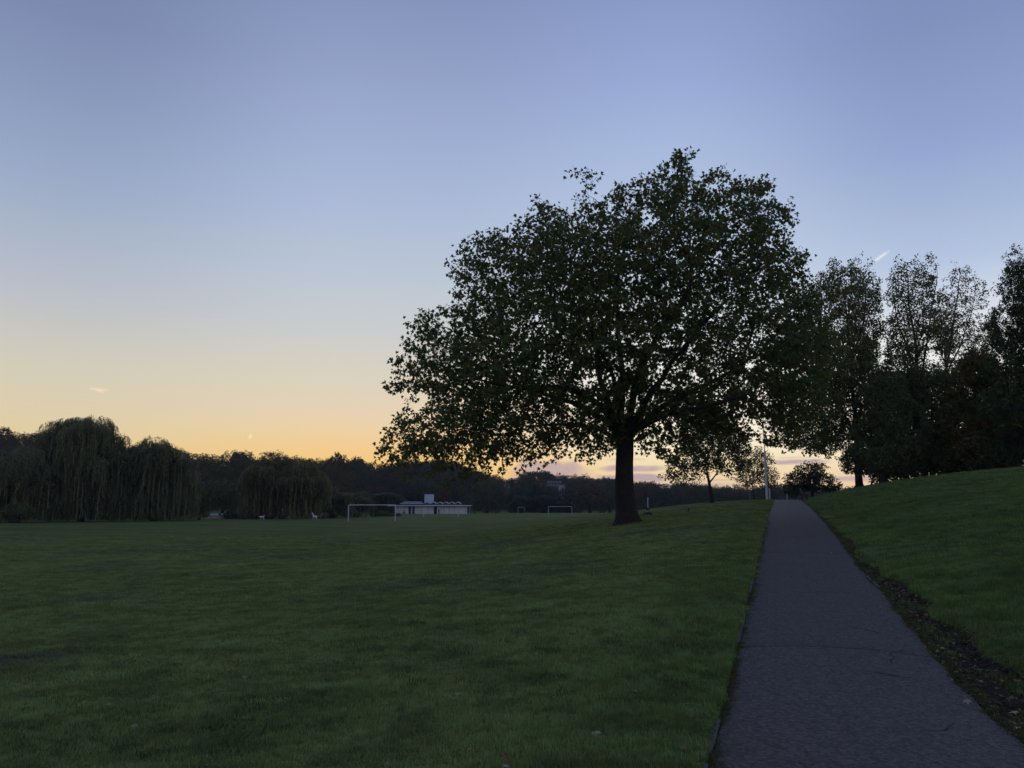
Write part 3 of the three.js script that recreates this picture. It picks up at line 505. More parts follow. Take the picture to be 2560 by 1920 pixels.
  for (let i = 0; i < N.length; i++) {
    const n = N[i]; if (n.limb < 0 || n.r > 0.03 || n.par < 0) continue;
    const low = n.p.y < skirt ? 0.62 : 1, cnt = Math.round((n.size < 2 ? 11.4 : n.size < 4 ? 8.4 : 6) * low * (0.6 + 0.8 * R()));
    const dir = n.p.clone().sub(N[n.par].p).normalize();
    for (let k = 0; k < cnt; k++) {
      const off = V(R() * 2 - 1, R() * 2 - 1.15, R() * 2 - 1).normalize(), pos = n.p.clone().addScaledVector(dir, (R() - 0.6) * 0.3).addScaledVector(off, 0.05 + 0.3 * R());
      const d = off.clone().multiplyScalar(0.7).add(dir.clone().multiplyScalar(0.4)).add(V(0, -0.45, 0)).add(V(R() - 0.5, R() - 0.5, R() - 0.5)).normalize(), nn = V(R() * 2 - 1, R() * 1.6 - 0.3, R() * 2 - 1);
      const zx = nn.addScaledVector(d, -nn.dot(d)).normalize(), xx = new THREE.Vector3().crossVectors(d, zx), q = new THREE.Quaternion().setFromRotationMatrix(new THREE.Matrix4().makeBasis(xx, d, zx)), s = 0.115 + 0.105 * R();
      const v = Math.floor(R() * 3), a = R(), yel = fbm(pos.x * 0.4, pos.y * 0.4, pos.z * 0.4 + 20, 2) + (pos.y < skirt ? 0.12 : 0), kk = 0.7 + 0.6 * R();
      const base3 = a < 0.1 * (yel > 0.5 ? 2.2 : 0.8) ? [0.16, 0.125, 0.03] : a < 0.2 && yel > 0.56 ? [0.14, 0.085, 0.03] : [0.08, 0.112, 0.034];
      const m = M4(pos, q, V(s * 1.12, s, s)), c = new THREE.Color().setRGB(base3[0] * kk, base3[1] * kk, base3[2] * kk);
      const e = n.size < 2 ? edgeDist(poly, pos.x, pos.y) : 9;
      if (e < 0.55 && show.length < 2600 && s > 0.2) show.push({ m, v, k: a < 0.2 ? 1 : 0, key: R() }); else { mats[v].push(m); cols[v].push(c); }
    }
  }
  show.sort((a, b) => a.key - b.key);
  const lm = [leafMat([0.08, 0.112, 0.034], 0.42), leafMat([0.15, 0.12, 0.034], 0.42)];
  show.forEach((o, i) => { if (i < 300) { const m = part('leaf', LEAVES[o.v], lm[o.k], t); m.applyMatrix4(o.m); } else { mats[o.v].push(o.m); cols[o.v].push(lm[o.k].color); } });
  for (let v = 0; v < 3; v++) scatter('crown', LEAVES[v], PLANE_LEAF, mats[v], cols[v], t).userData.kind = 'stuff';
  console.log('plane tree', attr.length, 'attractors', N.length, 'nodes', mats.map((m) => m.length).join(' '), 'leaves');
}

// ------------------------------------------------------------------ other trees: crowns given as lobes (pixel centre, pixel radii, metres behind the tree's plane)
function rand3(R) { let p; do p = V(R() * 2 - 1, R() * 2 - 1, R() * 2 - 1); while (p.length() > 1 || p.length() < 0.1); return p; }
function lobesOf(D, lobes) { return lobes.map(([px, py, rx, ry, dz = 0, rz]) => { const k = D / 1940; return { c: at(px, py, D).add(V(0, 0, -dz)), r: V(rx * k, ry * k, (rz ? rz : Math.min(rx, ry * 1.4)) * k) }; }); }
function crownTree(name, label, D, basePx, lobes, o = {}) {
  const { col = [0.05, 0.065, 0.03], vary = 0.35, size = D * 0.0042, k = 1.25, seed = 1, group, category = 'tree', trunkR = D * 0.0018, alt, altShare = 0, fine = false, shell = 0.55, bark: bk = BARK_DARK, limbs = 3, stems = 1 } = o;
  const R = rng(seed * 131 + 7), bp = at(basePx, 1290, D), base = V(bp.x, 0, -D); base.y = groundAt(base.x, D) - 0.05;
  const t = thing(name, label, category, base, 0, group), L = lobesOf(D, lobes), mats = [], cols = [], gs = [];
  for (const { c, r } of L) {
    const area = 4 * Math.PI * Math.pow((Math.pow(r.x * r.y, 1.6) + Math.pow(r.x * r.z, 1.6) + Math.pow(r.y * r.z, 1.6)) / 3, 1 / 1.6), n = Math.round((area / (size * size * 1.7)) * k);
    for (let i = 0; i < n; i++) {
      const d = rand3(R).normalize(), f = fbm(d.x * 2.4 + c.x, d.y * 2.4, d.z * 2.4 + c.z, 3), q = lerp(shell, 1, Math.sqrt(R())) * (0.78 + 0.44 * f), p = V(c.x + d.x * r.x * q, c.y + d.y * r.y * q, c.z + d.z * r.z * q);
      if (p.y < base.y + 0.1 || f < 0.3 && R() < 0.6) continue;
      const s = size * (0.65 + 0.7 * R()); mats.push(M4(p.sub(base), new THREE.Quaternion().setFromEuler(new THREE.Euler(R() * 6.28, R() * 6.28, R() * 6.28)), V(s, s, s)));
      const b = alt && R() < altShare * 2 * fbm(p.x * 0.3, p.y * 0.3, p.z * 0.3, 2) ? alt : col, kk = 1 - vary + 2 * vary * R(); cols.push(new THREE.Color().setRGB(b[0] * kk, b[1] * kk, b[2] * kk));
    }
  }
  const mid = L[0].c.clone().sub(base), top = V(mid.x * 0.8, mid.y, mid.z);
  for (let s = 0; s < stems; s++) { const dx = stems > 1 ? (s - (stems - 1) / 2) * trunkR * 3 : 0; gs.push(tubeG([V(dx, 0, 0), V(dx + mid.x * 0.1, mid.y * 0.35, 0), top.clone().add(V(dx * 3, 0, 0))], [trunkR * 1.3, trunkR, trunkR * 0.45], 9)); }
  part('trunk', mergeGeometries(gs), bk, t);
  if (limbs) { const bs = []; for (let i = 0; i < Math.min(limbs, L.length * 2); i++) { const q = L[i % L.length], e = q.c.clone().add(V((R() - 0.5) * q.r.x, (R() - 0.2) * q.r.y * 0.8, (R() - 0.5) * q.r.z)).sub(base), st = V(mid.x * 0.1, mid.y * (0.3 + 0.35 * R()), 0); bs.push(tubeG([st, st.clone().lerp(e, 0.5).add(V(0, -0.04 * e.y, 0)), e], [trunkR * 0.5, trunkR * 0.35, trunkR * 0.1], 5)); } part('branch', mergeGeometries(bs), bk, t); }
  scatter('crown', (fine ? FINE : CLUMPS)[seed % 2], LEAF_WHITE, mats, cols, t).userData.kind = 'stuff';
  return t;
}
function willow(name, label, D, basePx, lobes, o = {}) {
  const { col = [0.17, 0.18, 0.085], seed = 1, k = 1, hang = 0.55, group } = o, R = rng(seed * 977 + 3), bp = at(basePx, 1290, D), base = V(bp.x, 0, -D); base.y = groundAt(base.x, D) - 0.05;
  const t = thing(name, label, 'tree', base, 0, group), L = lobesOf(D, lobes), ms = [[], [], []], cs = [[], [], []], mats = [], cols = [];
  const tuft = (c, r, n, lo, hi) => {
    for (let i = 0; i < n; i++) {
      const d = rand3(R).normalize(); if (d.y < -0.1) d.y *= -0.7; d.normalize();
      const q = 0.8 + 0.3 * R(), p = V(c.x + d.x * r.x * q, c.y + d.y * r.y * q, c.z + d.z * r.z * q), top = p.y - base.y; if (top < 0.6) continue;
      const len = Math.min(top - 0.1 - 0.3 * R(), lerp(lo, hi, R() * R()) + (R() < 0.12 ? hi * 0.7 : 0)), v = Math.floor(R() * 3), w = (0.8 + 0.7 * R()) * D / 120, kk = 0.62 + 0.8 * R(); if (len < 0.3) continue;
      ms[v].push(M4(p.sub(base), new THREE.Quaternion().setFromAxisAngle(UPV, -Math.atan2(d.z, d.x) + (R() - 0.5)), V(w, len, w))); cs[v].push(new THREE.Color().setRGB(col[0] * kk, col[1] * kk, col[2] * kk));
    }
  };
  for (const { c, r } of L) {
    const g = Math.min(r.x, r.y) * 0.42, nb = Math.max(9, Math.round((r.x * r.y) / (g * g) * 2.6));
    for (let b = 0; b < nb; b++) {       // billows of shoots, each with its own rounded top
      const d = rand3(R).normalize(); d.y = Math.max(d.y, -0.85); const q = 0.8 + 0.22 * R(), rr = g * (0.65 + 0.6 * R()), cc = V(c.x + d.x * r.x * q, Math.max(c.y + d.y * r.y * q, base.y + 0.8 + R()), c.z + d.z * r.z * q);
      tuft(cc, V(rr, rr * 0.75, rr), Math.round(rr * rr * 34 * k), rr * 0.5, rr * 1.7);
    }
    tuft(c, r, Math.round(r.x * r.y * 5 * k), 1, r.y * (0.7 + hang));
    for (let i = 0, m = Math.round(r.x * r.z * 5.5 * k); i < m; i++) {   // long shoots trailing to the ground all round
      const a = R() * 6.283, q = Math.sqrt(0.25 + 0.8 * R()), p = V(c.x + Math.cos(a) * r.x * q, c.y - r.y * (R() * 0.8 - 0.1), c.z + Math.sin(a) * r.z * q), top = p.y - base.y; if (top < 1 || top > 11) continue;
      const v = Math.floor(R() * 3), w = (0.8 + 0.8 * R()) * D / 120, kk = 0.55 + 0.7 * R(); ms[v].push(M4(p.sub(base), new THREE.Quaternion().setFromAxisAngle(UPV, -a + R() - 0.5), V(w, top * (R() < 0.75 ? 0.97 : 0.6 + 0.3 * R()), w))); cs[v].push(new THREE.Color().setRGB(col[0] * kk, col[1] * kk, col[2] * kk));
    }
    const n = r.x * r.y * 10;
    for (let i = 0; i < n; i++) { const d = rand3(R), p = V(c.x + d.x * r.x * 0.7, c.y + d.y * r.y * 0.75, c.z + d.z * r.z * 0.7), s = 0.6 + 0.5 * R(); if (p.y < base.y + 0.6) continue; mats.push(M4(p.sub(base), new THREE.Quaternion().setFromEuler(new THREE.Euler(R() * 6, R() * 6, R() * 6)), V(s, s, s))); const kk = 0.5 + 0.5 * R(); cols.push(new THREE.Color().setRGB(col[0] * kk, col[1] * kk, col[2] * kk)); }
  }
  const m = L[0].c.clone().sub(base), r0 = D * 0.0034;
  part('trunk', mergeGeometries([tubeG([V(0, 0, 0), V(0.1, m.y * 0.3, 0), V(m.x * 0.6, m.y * 0.75, 0)], [r0 * 1.35, r0, r0 * 0.5], 10)]), BARK_DARK, t);
  part('branch', mergeGeometries(L.map(({ c }, i) => { const e = c.clone().sub(base); return tubeG([V(0.05, m.y * 0.28, 0), V(e.x * 0.45, e.y * 0.62, e.z * 0.4), e], [r0 * 0.55, r0 * 0.4, r0 * 0.12], 6); })), BARK_DARK, t);
  const cr = new THREE.Group(); cr.name = 'crown'; cr.userData.kind = 'stuff'; t.add(cr);
  for (let v = 0; v < 3; v++) if (ms[v].length) scatter('hanging_shoots', STRANDS[v], LEAF_WHITE, ms[v], cs[v], cr).userData.kind = 'stuff';
  if (mats.length) scatter('inner_leaves', CLUMPS[0], LEAF_WHITE, mats, cols, cr).userData.kind = 'stuff';
  console.log(name, ms.map((m) => m.length).join(' '));
  return t;
}
const OLIVE = [0.0974, 0.1056, 0.0369], DARKG = [0.0473, 0.0675, 0.0238], BLUEG = [0.0605, 0.08, 0.0392], RUST = [0.105, 0.069, 0.042], GOLD = [0.168, 0.126, 0.035], PALE = [0.1063, 0.125, 0.0725];

// willows and shrubs along the left edge of the field
willow('willow_tree', 'broad weeping willow at the left edge of the picture, lower than its neighbour', 108, 30, [[30, 1185, 62, 58], [-40, 1215, 70, 80, 3], [88, 1225, 42, 62, 2]], { seed: 1, hang: 0.9 });
willow('willow_tree', 'tallest weeping willow with ragged rounded top rising above the left treeline', 116, 205, [[205, 1130, 84, 72], [178, 1082, 48, 36], [238, 1092, 46, 36, 2], [150, 1150, 40, 62, -2], [268, 1165, 36, 62, 1], [205, 1220, 88, 60, 1]], { seed: 2, hang: 0.9, k: 1.1 });
willow('willow_tree', 'wide domed weeping willow standing right of the tallest one', 122, 385, [[385, 1160, 74, 52], [352, 1130, 40, 26, 2], [430, 1148, 46, 34, -2], [325, 1190, 36, 56, 1], [455, 1195, 36, 52], [390, 1235, 84, 50, 1]], { seed: 3, hang: 0.9 });
willow('willow_tree', 'long low willow spreading behind the two white dogs', 146, 705, [[700, 1192, 82, 42], [645, 1205, 46, 44, 2], [760, 1205, 46, 46, -2], [700, 1230, 96, 40, 1], [690, 1168, 40, 22]], { seed: 4, hang: 0.8, col: [0.175, 0.17, 0.075] });
willow('willow_tree', 'small willow just left of the nearest goal', 158, 830, [[828, 1248, 36, 30], [800, 1262, 24, 28, 1], [855, 1262, 24, 26, -1]], { seed: 5, hang: 0.8 });
willow('willow_tree', 'rounded willow seen through the nearest goal', 172, 888, [[886, 1252, 32, 22], [905, 1265, 22, 20], [868, 1268, 22, 20]], { seed: 6, hang: 0.9 });
willow('willow_tree', 'grey green willow between the nearest goal and the pavilion', 288, 955, [[962, 1253, 38, 20], [935, 1264, 22, 20], [990, 1262, 18, 18]], { seed: 7, hang: 0.6 });
crownTree('shrub', 'olive shrub in front of the trunks of the leftmost willow', 104, 48, [[48, 1278, 34, 20], [20, 1285, 26, 16]], { col: OLIVE, seed: 3, category: 'shrub', limbs: 2 });
crownTree('shrub', 'tall narrow shrub at the right foot of the domed willow', 132, 498, [[496, 1252, 26, 40], [508, 1270, 22, 26]], { col: OLIVE, seed: 4, category: 'shrub', limbs: 2 });
crownTree('round_tree', 'low rounded tree between the domed willow and the long low willow', 172, 556, [[556, 1238, 40, 36], [530, 1232, 26, 30, 2], [582, 1252, 24, 26]], { col: OLIVE, seed: 5, alt: DARKG, altShare: 0.4 });
crownTree('shrub', 'dark shrub behind the person in dark clothes on the left', 150, 590, [[612, 1284, 42, 13], [575, 1288, 24, 9]], { col: DARKG, seed: 6, category: 'shrub', limbs: 2 });
crownTree('shrub', 'pale green bush between the left white dog and the man in blue', 147, 662, [[660, 1266, 26, 24], [645, 1280, 26, 16], [672, 1285, 18, 12]], { col: [0.1, 0.115, 0.06], seed: 7, category: 'shrub', limbs: 2 });

// around the pavilion and the far goals
crownTree('round_tree', 'grey green rounded tree rising behind the left end of the pavilion roof', 300, 1045, [[1045, 1222, 42, 28], [1075, 1232, 24, 20], [1015, 1236, 22, 18]], { col: PALE.map((c) => c * 0.75), seed: 8, size: 1.0 });
crownTree('round_tree', 'small reddish tree behind the pavilion tower', 304, 1116, [[1116, 1238, 15, 18]], { col: RUST, seed: 9, size: 0.9 });
crownTree('shrub', 'pale rounded bush at the right end of the pavilion', 292, 1166, [[1166, 1258, 19, 22]], { col: PALE.map((c) => c * 0.7), seed: 10, size: 0.8, category: 'shrub', limbs: 0 });
crownTree('oak_tree', 'broad brownish tree right of the pavilion', 310, 1218, [[1218, 1238, 40, 42], [1190, 1250, 24, 30, 3], [1245, 1246, 22, 34, 2]], { col: [0.09, 0.078, 0.044], alt: OLIVE, altShare: 0.5, seed: 11, size: 1.1 });
willow('willow_tree', 'flat topped pale willow behind the smallest goal', 330, 1305, [[1305, 1258, 22, 17], [1293, 1265, 12, 16], [1318, 1264, 11, 16]], { col: PALE, seed: 8, k: 0.8, hang: 0.5 });
willow('willow_tree', 'pale pointed willow left of the far wide goal', 332, 1360, [[1360, 1260, 24, 18], [1358, 1248, 10, 10], [1380, 1266, 14, 14]], { col: PALE, seed: 9, k: 0.8, hang: 0.5 });
willow('willow_tree', 'low pale willow showing through the right half of the far wide goal', 334, 1420, [[1420, 1266, 20, 13]], { col: PALE.map((c) => c * 0.9), seed: 10, k: 0.8, hang: 0.5 });
crownTree('oak_tree', 'dark broad tree below the pale house on the hill', 365, 1325, [[1325, 1232, 34, 28], [1300, 1245, 22, 24], [1348, 1242, 22, 26]], { col: DARKG, seed: 12, size: 1.3 });
crownTree('oak_tree', 'dark low tree below the brick flats', 360, 1398, [[1398, 1246, 40, 24], [1375, 1240, 24, 20], [1425, 1250, 22, 22]], { col: BLUEG.map((c) => c * 0.8), seed: 13, size: 1.3 });
crownTree('oak_tree', 'russet brown rounded tree close left of the great plane trunk', 325, 1475, [[1475, 1238, 34, 34], [1455, 1252, 22, 28], [1496, 1250, 20, 28]], { col: RUST.map((c) => c * 0.85), alt: OLIVE, altShare: 0.3, seed: 14, size: 1.1 });
crownTree('oak_tree', 'dark bluish tree hard against the left of the great plane trunk', 338, 1525, [[1525, 1246, 26, 28], [1508, 1256, 18, 20]], { col: BLUEG, seed: 15, size: 1.2 });
crownTree('cypress_tree', 'narrow pointed conifer on the hill below the skyline', 420, 1281, [[1281, 1215, 5, 14], [1281, 1203, 3.4, 11]], { col: [0.025, 0.036, 0.024], seed: 16, size: 0.9, limbs: 0 });
const belt = [[1598, 1248, 36, 24, 'dark tree just right of the great plane trunk behind the thin white post'], [1645, 1240, 32, 32, 'dark rounded tree right of the thin white post'], [1690, 1246, 36, 26, 'dark tree behind the lone lump on the grass'], [1738, 1244, 32, 26, 'dark tree left of the young plane trunk'], [1792, 1246, 34, 24, 'dark tree right of the young plane trunk'], [1850, 1248, 40, 22, 'dark tree behind the staked sapling'], [1940, 1252, 44, 16, 'dark tree behind the tall white pole']];
belt.forEach(([x, y, rx, ry, l], i) => crownTree('oak_tree', l, 400 + (i % 3) * 18, x, [[x, y, rx, ry], [x - rx * 0.5, y + 6, rx * 0.6, ry * 0.8], [x + rx * 0.5, y + 5, rx * 0.6, ry * 0.75]], { col: BLUEG, alt: OLIVE, altShare: 0.25, seed: 20 + i, size: 1.45, limbs: 2 }));
const tops = [[1606, 1212, 13, 10, 'round crowned tree on the skyline just right of the great plane trunk'], [1690, 1218, 13, 9, 'domed tree on the skyline, second from the great plane trunk'], [1716, 1217, 10, 9, 'small round tree on the skyline, third from the great plane trunk'], [1742, 1222, 10, 6, 'low flat tree on the skyline left of the young plane trunk'], [1772, 1221, 15, 8, 'wide tree on the skyline behind the young plane trunk'], [1815, 1223, 14, 8, 'skyline tree right of the young plane trunk'], [1365, 1188, 15, 9, 'round crowned tree on the skyline above the brick flats'], [1316, 1189, 18, 9, 'skyline tree above the narrow conifer'], [845, 1160, 26, 24, 'tall dark oak with peaked top on the skyline left of the pavilion']];
tops.forEach(([x, y, rx, ry, l], i) => crownTree('ridge_tree', l, x < 900 ? 325 : 600, x, [[x, y, rx, ry], [x - rx * 0.5, y + ry * 0.5, rx * 0.6, ry * 0.7], [x + rx * 0.45, y + ry * 0.4, rx * 0.6, ry * 0.7], ...(x < 900 ? [[x, y - 12, 10, 16]] : [])], { col: x < 900 ? [0.07, 0.06, 0.036] : BLUEG, seed: 40 + i, size: x < 900 ? 1.1 : 1.3, limbs: 2 }));

// the wood on the hill, one mass
{
  const R = rng(31), mats = [], cols = [];
  for (let px = -520; px < 2700; px += 17) for (let row = 0; row < 7; row++) {
    const rd = ridgeD(px), q = px + (R() - 0.5) * 26, D = lerp(rd + 8, lerp(212, 372, smoothstep(px, 800, 1000)), row / 6.2) + (R() - 0.5) * 14, x = ((q - 1280) / 1950) * D; if (px > 2050 && row > 3) continue;
    const y = groundAt(x, D), low = D < 490 && ((Math.abs(q - 1390) < 42 && D > 372) || (Math.abs(q - 1267) < 22 && D > 380)), hgt = (low ? 4.5 : TREE_H) * (0.62 + 0.5 * R()), r = low ? 2.4 : 3.4 + 4.6 * R() * R() + (row === 0 ? 1 : 0), n = row < 2 ? 120 : 84, tone = R();
    const b = tone < 0.3 ? [0.092, 0.07, 0.036] : tone < 0.6 ? [0.074, 0.08, 0.034] : tone < 0.8 ? [0.06, 0.072, 0.036] : [0.11, 0.074, 0.034];
    if (Math.abs(pxOf(x, D) - 1390) < 30 && D < 470 && D > 400) continue;
    for (let i = 0; i < n; i++) {
      const d = rand3(R).normalize(), f = fbm(d.x * 2 + x, d.y * 2, d.z * 2 + D, 2), k = 0.75 + 0.5 * f, p = V(x + d.x * r * k, y + hgt - r * 0.95 + d.y * r * 0.95 * k - (d.y < -0.2 ? R() * hgt * 0.4 : 0), -D + d.z * r * k), s = (0.8 + 0.6 * R()) * D / 380;
      if (p.y < y + 0.4) continue;
      mats.push(M4(p, new THREE.Quaternion().setFromEuler(new THREE.Euler(R() * 6, R() * 6, R() * 6)), V(s, s, s))); const kk = 0.6 + 0.7 * R(); cols.push(new THREE.Color().setRGB(b[0] * kk, b[1] * kk, b[2] * kk));
    }
  }
  tag(scatter('distant_wood', CLUMPS[2], LEAF_WHITE, mats, cols), 'dark autumn wood covering the hill along the skyline', null, null, 'stuff');
  console.log('wood', mats.length);
}

// ------------------------------------------------------------------ trees on the bank to the right
function grownTree(name, label, D, basePx, basePy, limbsPx, lobes, o = {}) {
  const { seed = 1, trunkR = 0.4, nAttr = 1500, leaf = 0.3, per = 3, col = [0.05, 0.066, 0.026], alt = GOLD, altShare = 0.2, inf = 3.6, kill = 0.42, step = 0.36, clump = CLUMPS, sparseTop = 0, bk = BARK_DARK, gap = 0.4, tip = 0.007, category = 'tree' } = o;
  const R = rng(seed * 53 + 1), b0 = at(basePx, basePy, D), base = V(b0.x, 0, -D); base.y = groundAt(base.x, D) - 0.08;
  const W = (px, py, z = 0) => at(px, py, D).add(V(0, 0, z)).sub(base), L = lobesOf(D, lobes), attr = [];
  const vol = L.map(({ r }) => r.x * r.y * Math.sqrt(r.z)), sum = vol.reduce((a, b) => a + b);
  L.forEach(({ c, r }, i) => { let n = Math.round((nAttr * vol[i]) / sum); for (let q = 0, most = n * 9; q < most && n > 0; q++) { const d = rand3(R), p = V(c.x + d.x * r.x, c.y + d.y * r.y, c.z + d.z * r.z).sub(base); if (p.y < 0.3 || fbm(p.x * 0.7 + seed, p.y * 0.5, p.z * 0.7, 2) < gap) continue; attr.push(p); n--; } });
  const init = [{ p: V(0, -0.1, 0), par: -1, limb: 0, fix: trunkR * 1.35 }];
  limbsPx.forEach((l, li) => {
    let par = 0; const start = li ? l[0] : null, pts = l.map(([a, b, z]) => W(a, b, z || 0));
    if (li) { let m = 1e9; init.forEach((n, i) => { const d = n.p.distanceTo(pts[0]); if (d < m && n.limb === 0) { m = d; par = i; } }); }
    const c = new THREE.CatmullRomCurve3([init[par].p.clone(), ...(li ? pts.slice(1) : pts)]), n = Math.max(2, Math.round(c.getLength() / 0.5));
    for (let i = 1; i <= n; i++) { const f = i / n, p = c.getPoint(f); p.x += (noise(i * 0.4, li * 7 + seed) - 0.5) * 0.2; init.push({ p, par, limb: li, min: li ? lerp(trunkR * 0.3, trunkR * 0.06, f) : trunkR * (f < 0.3 ? lerp(1, 0.72, f / 0.3) : lerp(0.72, 0.08, Math.pow((f - 0.3) / 0.7, 0.7))) }); par = init.length - 1; }
  });
  const N = grow(attr, init, { inf, kill, step, iters: 110, seed }), kids = thicken(N, tip, 2.3), by = tubes(N, kids), t = thing(name, label, category, base);
  for (const [l, gs] of by) part(l === 0 ? 'trunk' : 'branch', mergeGeometries(gs), bk, t);
  const mats = [], cols = [], topY = Math.max(...attr.map((a) => a.y));
  for (const n of N) {
    if (n.par < 0 || n.r > 0.05 || n.size > 9) continue;
    const hi = smoothstep(n.p.y / topY, 0.5, 1), cnt = per * (1 - sparseTop * hi) * (0.4 + 1.2 * R());
    for (let k = 0; k < cnt; k++) { if (cnt - k < 1 && R() > cnt - k) break; const s = leaf * (0.6 + 0.7 * R()), p = n.p.clone().addScaledVector(rand3(R), leaf * 1.1); mats.push(M4(p, new THREE.Quaternion().setFromEuler(new THREE.Euler(R() * 6.3, R() * 6.3, R() * 6.3)), V(s, s, s))); const b = R() < altShare * (0.3 + 1.5 * fbm(p.x * 0.3 + seed, p.y * 0.3, p.z * 0.3, 2)) ? alt : col, kk = 0.6 + 0.8 * R(); cols.push(new THREE.Color().setRGB(b[0] * kk, b[1] * kk, b[2] * kk)); }
  }
  scatter('crown', clump[seed % 2], LEAF_WHITE, mats, cols, t).userData.kind = 'stuff';
  console.log(name, N.length, mats.length);
  return t;
}
const LOOSE = [leafClump(6, 31, 0.62, 0.42), leafClump(6, 32, 0.62, 0.42)];
grownTree('plane_tree', 'tall yellowing tree whose trunk stands clear on the bank right of the path', 72, 2147, 1212, [[[2147, 1212], [2144, 1150], [2138, 1060], [2130, 960], [2120, 830], [2112, 700]], [[2140, 1090], [2100, 1020], [2060, 960]], [[2138, 1060], [2170, 980], [2185, 900]], [[2132, 980], [2080, 880], [2060, 760]], [[2125, 900], [2160, 800], [2168, 700]]],
  [[2110, 760, 78, 105], [2095, 900, 92, 110], [2120, 1010, 95, 90], [2060, 1040, 60, 80], [2170, 830, 40, 120], [2050, 960, 56, 100, -3], [2120, 1110, 90, 40], [2150, 700, 36, 50], [2070, 710, 40, 40], [2030, 820, 50, 90, 4], [2020, 920, 56, 100, 5], [2008, 1010, 62, 90, 4], [2060, 1085, 72, 50, 2], [2010, 1085, 40, 36, 3], [2042, 735, 28, 56, 2], [2160, 648, 18, 26], [2085, 662, 17, 30], [2128, 672, 15, 28], [2188, 740, 20, 60], [2192, 900, 44, 90, 2]], { seed: 3, trunkR: 0.42, nAttr: 6400, leaf: 0.36, per: 3.6, sparseTop: 0.35, col: [0.112, 0.14, 0.05], altShare: 0.16, clump: LOOSE, gap: 0.36 });
grownTree('poplar_tree', 'tall thin crowned tree with open top, left one of a pair on the bank', 70, 2312, 1190, [[[2312, 1190], [2308, 1080], [2300, 960], [2285, 850], [2272, 740], [2268, 670]], [[2300, 960], [2320, 850], [2335, 740], [2342, 680]], [[2295, 920], [2250, 820], [2235, 740]], [[2302, 980], [2240, 920], [2215, 870]], [[2305, 1000], [2345, 920]]],
  [[2265, 720, 48, 75], [2320, 730, 40, 78], [2290, 840, 66, 90], [2250, 900, 46, 60], [2330, 880, 44, 80], [2300, 980, 70, 60], [2252, 648, 13, 24], [2290, 655, 12, 28], [2332, 650, 12, 26], [2228, 770, 22, 60], [2360, 820, 36, 90], [2312, 690, 14, 40]], { seed: 4, trunkR: 0.34, nAttr: 3400, leaf: 0.33, per: 3, sparseTop: 0.5, col: [0.11, 0.13, 0.05], altShare: 0.14, clump: LOOSE, gap: 0.42 });
grownTree('poplar_tree', 'slender nearly bare topped tree, right one of a pair on the bank', 73, 2372, 1184, [[[2372, 1184], [2368, 1080], [2366, 960], [2378, 850], [2394, 740], [2402, 680]], [[2366, 960], [2362, 850], [2368, 760]], [[2370, 930], [2410, 840], [2440, 730]], [[2368, 980], [2420, 900], [2450, 820]]],
  [[2400, 730, 50, 66], [2430, 770, 34, 80], [2372, 770, 30, 70], [2400, 860, 58, 80], [2390, 960, 56, 70], [2390, 670, 11, 24], [2424, 690, 11, 30], [2456, 730, 16, 44], [2448, 860, 48, 80], [2380, 700, 10, 30]], { seed: 5, trunkR: 0.26, nAttr: 2300, leaf: 0.28, per: 2.4, sparseTop: 0.55, col: [0.09, 0.084, 0.046], altShare: 0.25, clump: LOOSE, gap: 0.45 });
grownTree('ash_tree', 'dense dark green tree cut off by the right edge of the picture', 58, 2600, 1150, [[[2600, 1150], [2595, 1000], [2580, 850], [2560, 720]], [[2590, 1000], [2530, 900], [2500, 820]], [[2585, 900], [2540, 780], [2520, 690]]],
  [[2560, 730, 60, 90], [2545, 830, 66, 90], [2600, 850, 90, 150], [2520, 930, 60, 70], [2500, 840, 36, 50], [2560, 1020, 80, 80], [2500, 1010, 50, 50], [2540, 650, 24, 30]], { seed: 6, trunkR: 0.36, nAttr: 4600, leaf: 0.34, per: 3.3, sparseTop: 0.1, col: [0.062, 0.084, 0.034], altShare: 0.04, clump: CLUMPS, gap: 0.34 });
crownTree('holly_tree', 'dense dark evergreen mass left of the pale trunked pair on the bank', 66, 2215, [[2218, 1020, 52, 110], [2190, 1100, 40, 66, 2], [2250, 1080, 56, 90, -1], [2230, 1150, 66, 40], [2235, 970, 40, 50, 1], [2260, 1150, 80, 56, 1], [2180, 1150, 36, 34, 3]], { col: [0.09, 0.108, 0.042], seed: 61, size: 0.42, k: 2.6, limbs: 2, trunkR: 0.2 });
crownTree('holly_tree', 'dense dark evergreen under the nearly bare topped tree', 66, 2340, [[2335, 1010, 66, 100], [2310, 1090, 56, 80, 2], [2370, 1080, 58, 86, -1], [2340, 1140, 70, 44], [2300, 960, 50, 50, 2], [2400, 1140, 80, 50, 1]], { col: [0.088, 0.104, 0.04], alt: [0.11, 0.1, 0.036], altShare: 0.25, seed: 62, size: 0.42, k: 2.6, limbs: 2, trunkR: 0.2 });
crownTree('field_maple', 'rounded olive tree with yellowing leaves filling the right of the bank', 63, 2450, [[2440, 970, 62, 80], [2480, 1030, 70, 90, -1], [2420, 1070, 60, 80, 1], [2460, 1120, 80, 52], [2530, 1080, 56, 76], [2430, 930, 50, 46, -1], [2500, 1120, 80, 60, 1]], { col: [0.092, 0.098, 0.034], alt: [0.15, 0.11, 0.034], altShare: 0.35, seed: 63, size: 0.42, k: 2.5, limbs: 3, trunkR: 0.22 });
crownTree('shrub', 'dark shrub at the foot of the bank trees near the right edge', 60, 2540, [[2530, 1140, 60, 40], [2580, 1120, 50, 60]], { col: DARKG, seed: 64, size: 0.4, k: 1.6, category: 'shrub', limbs: 1, trunkR: 0.1 });
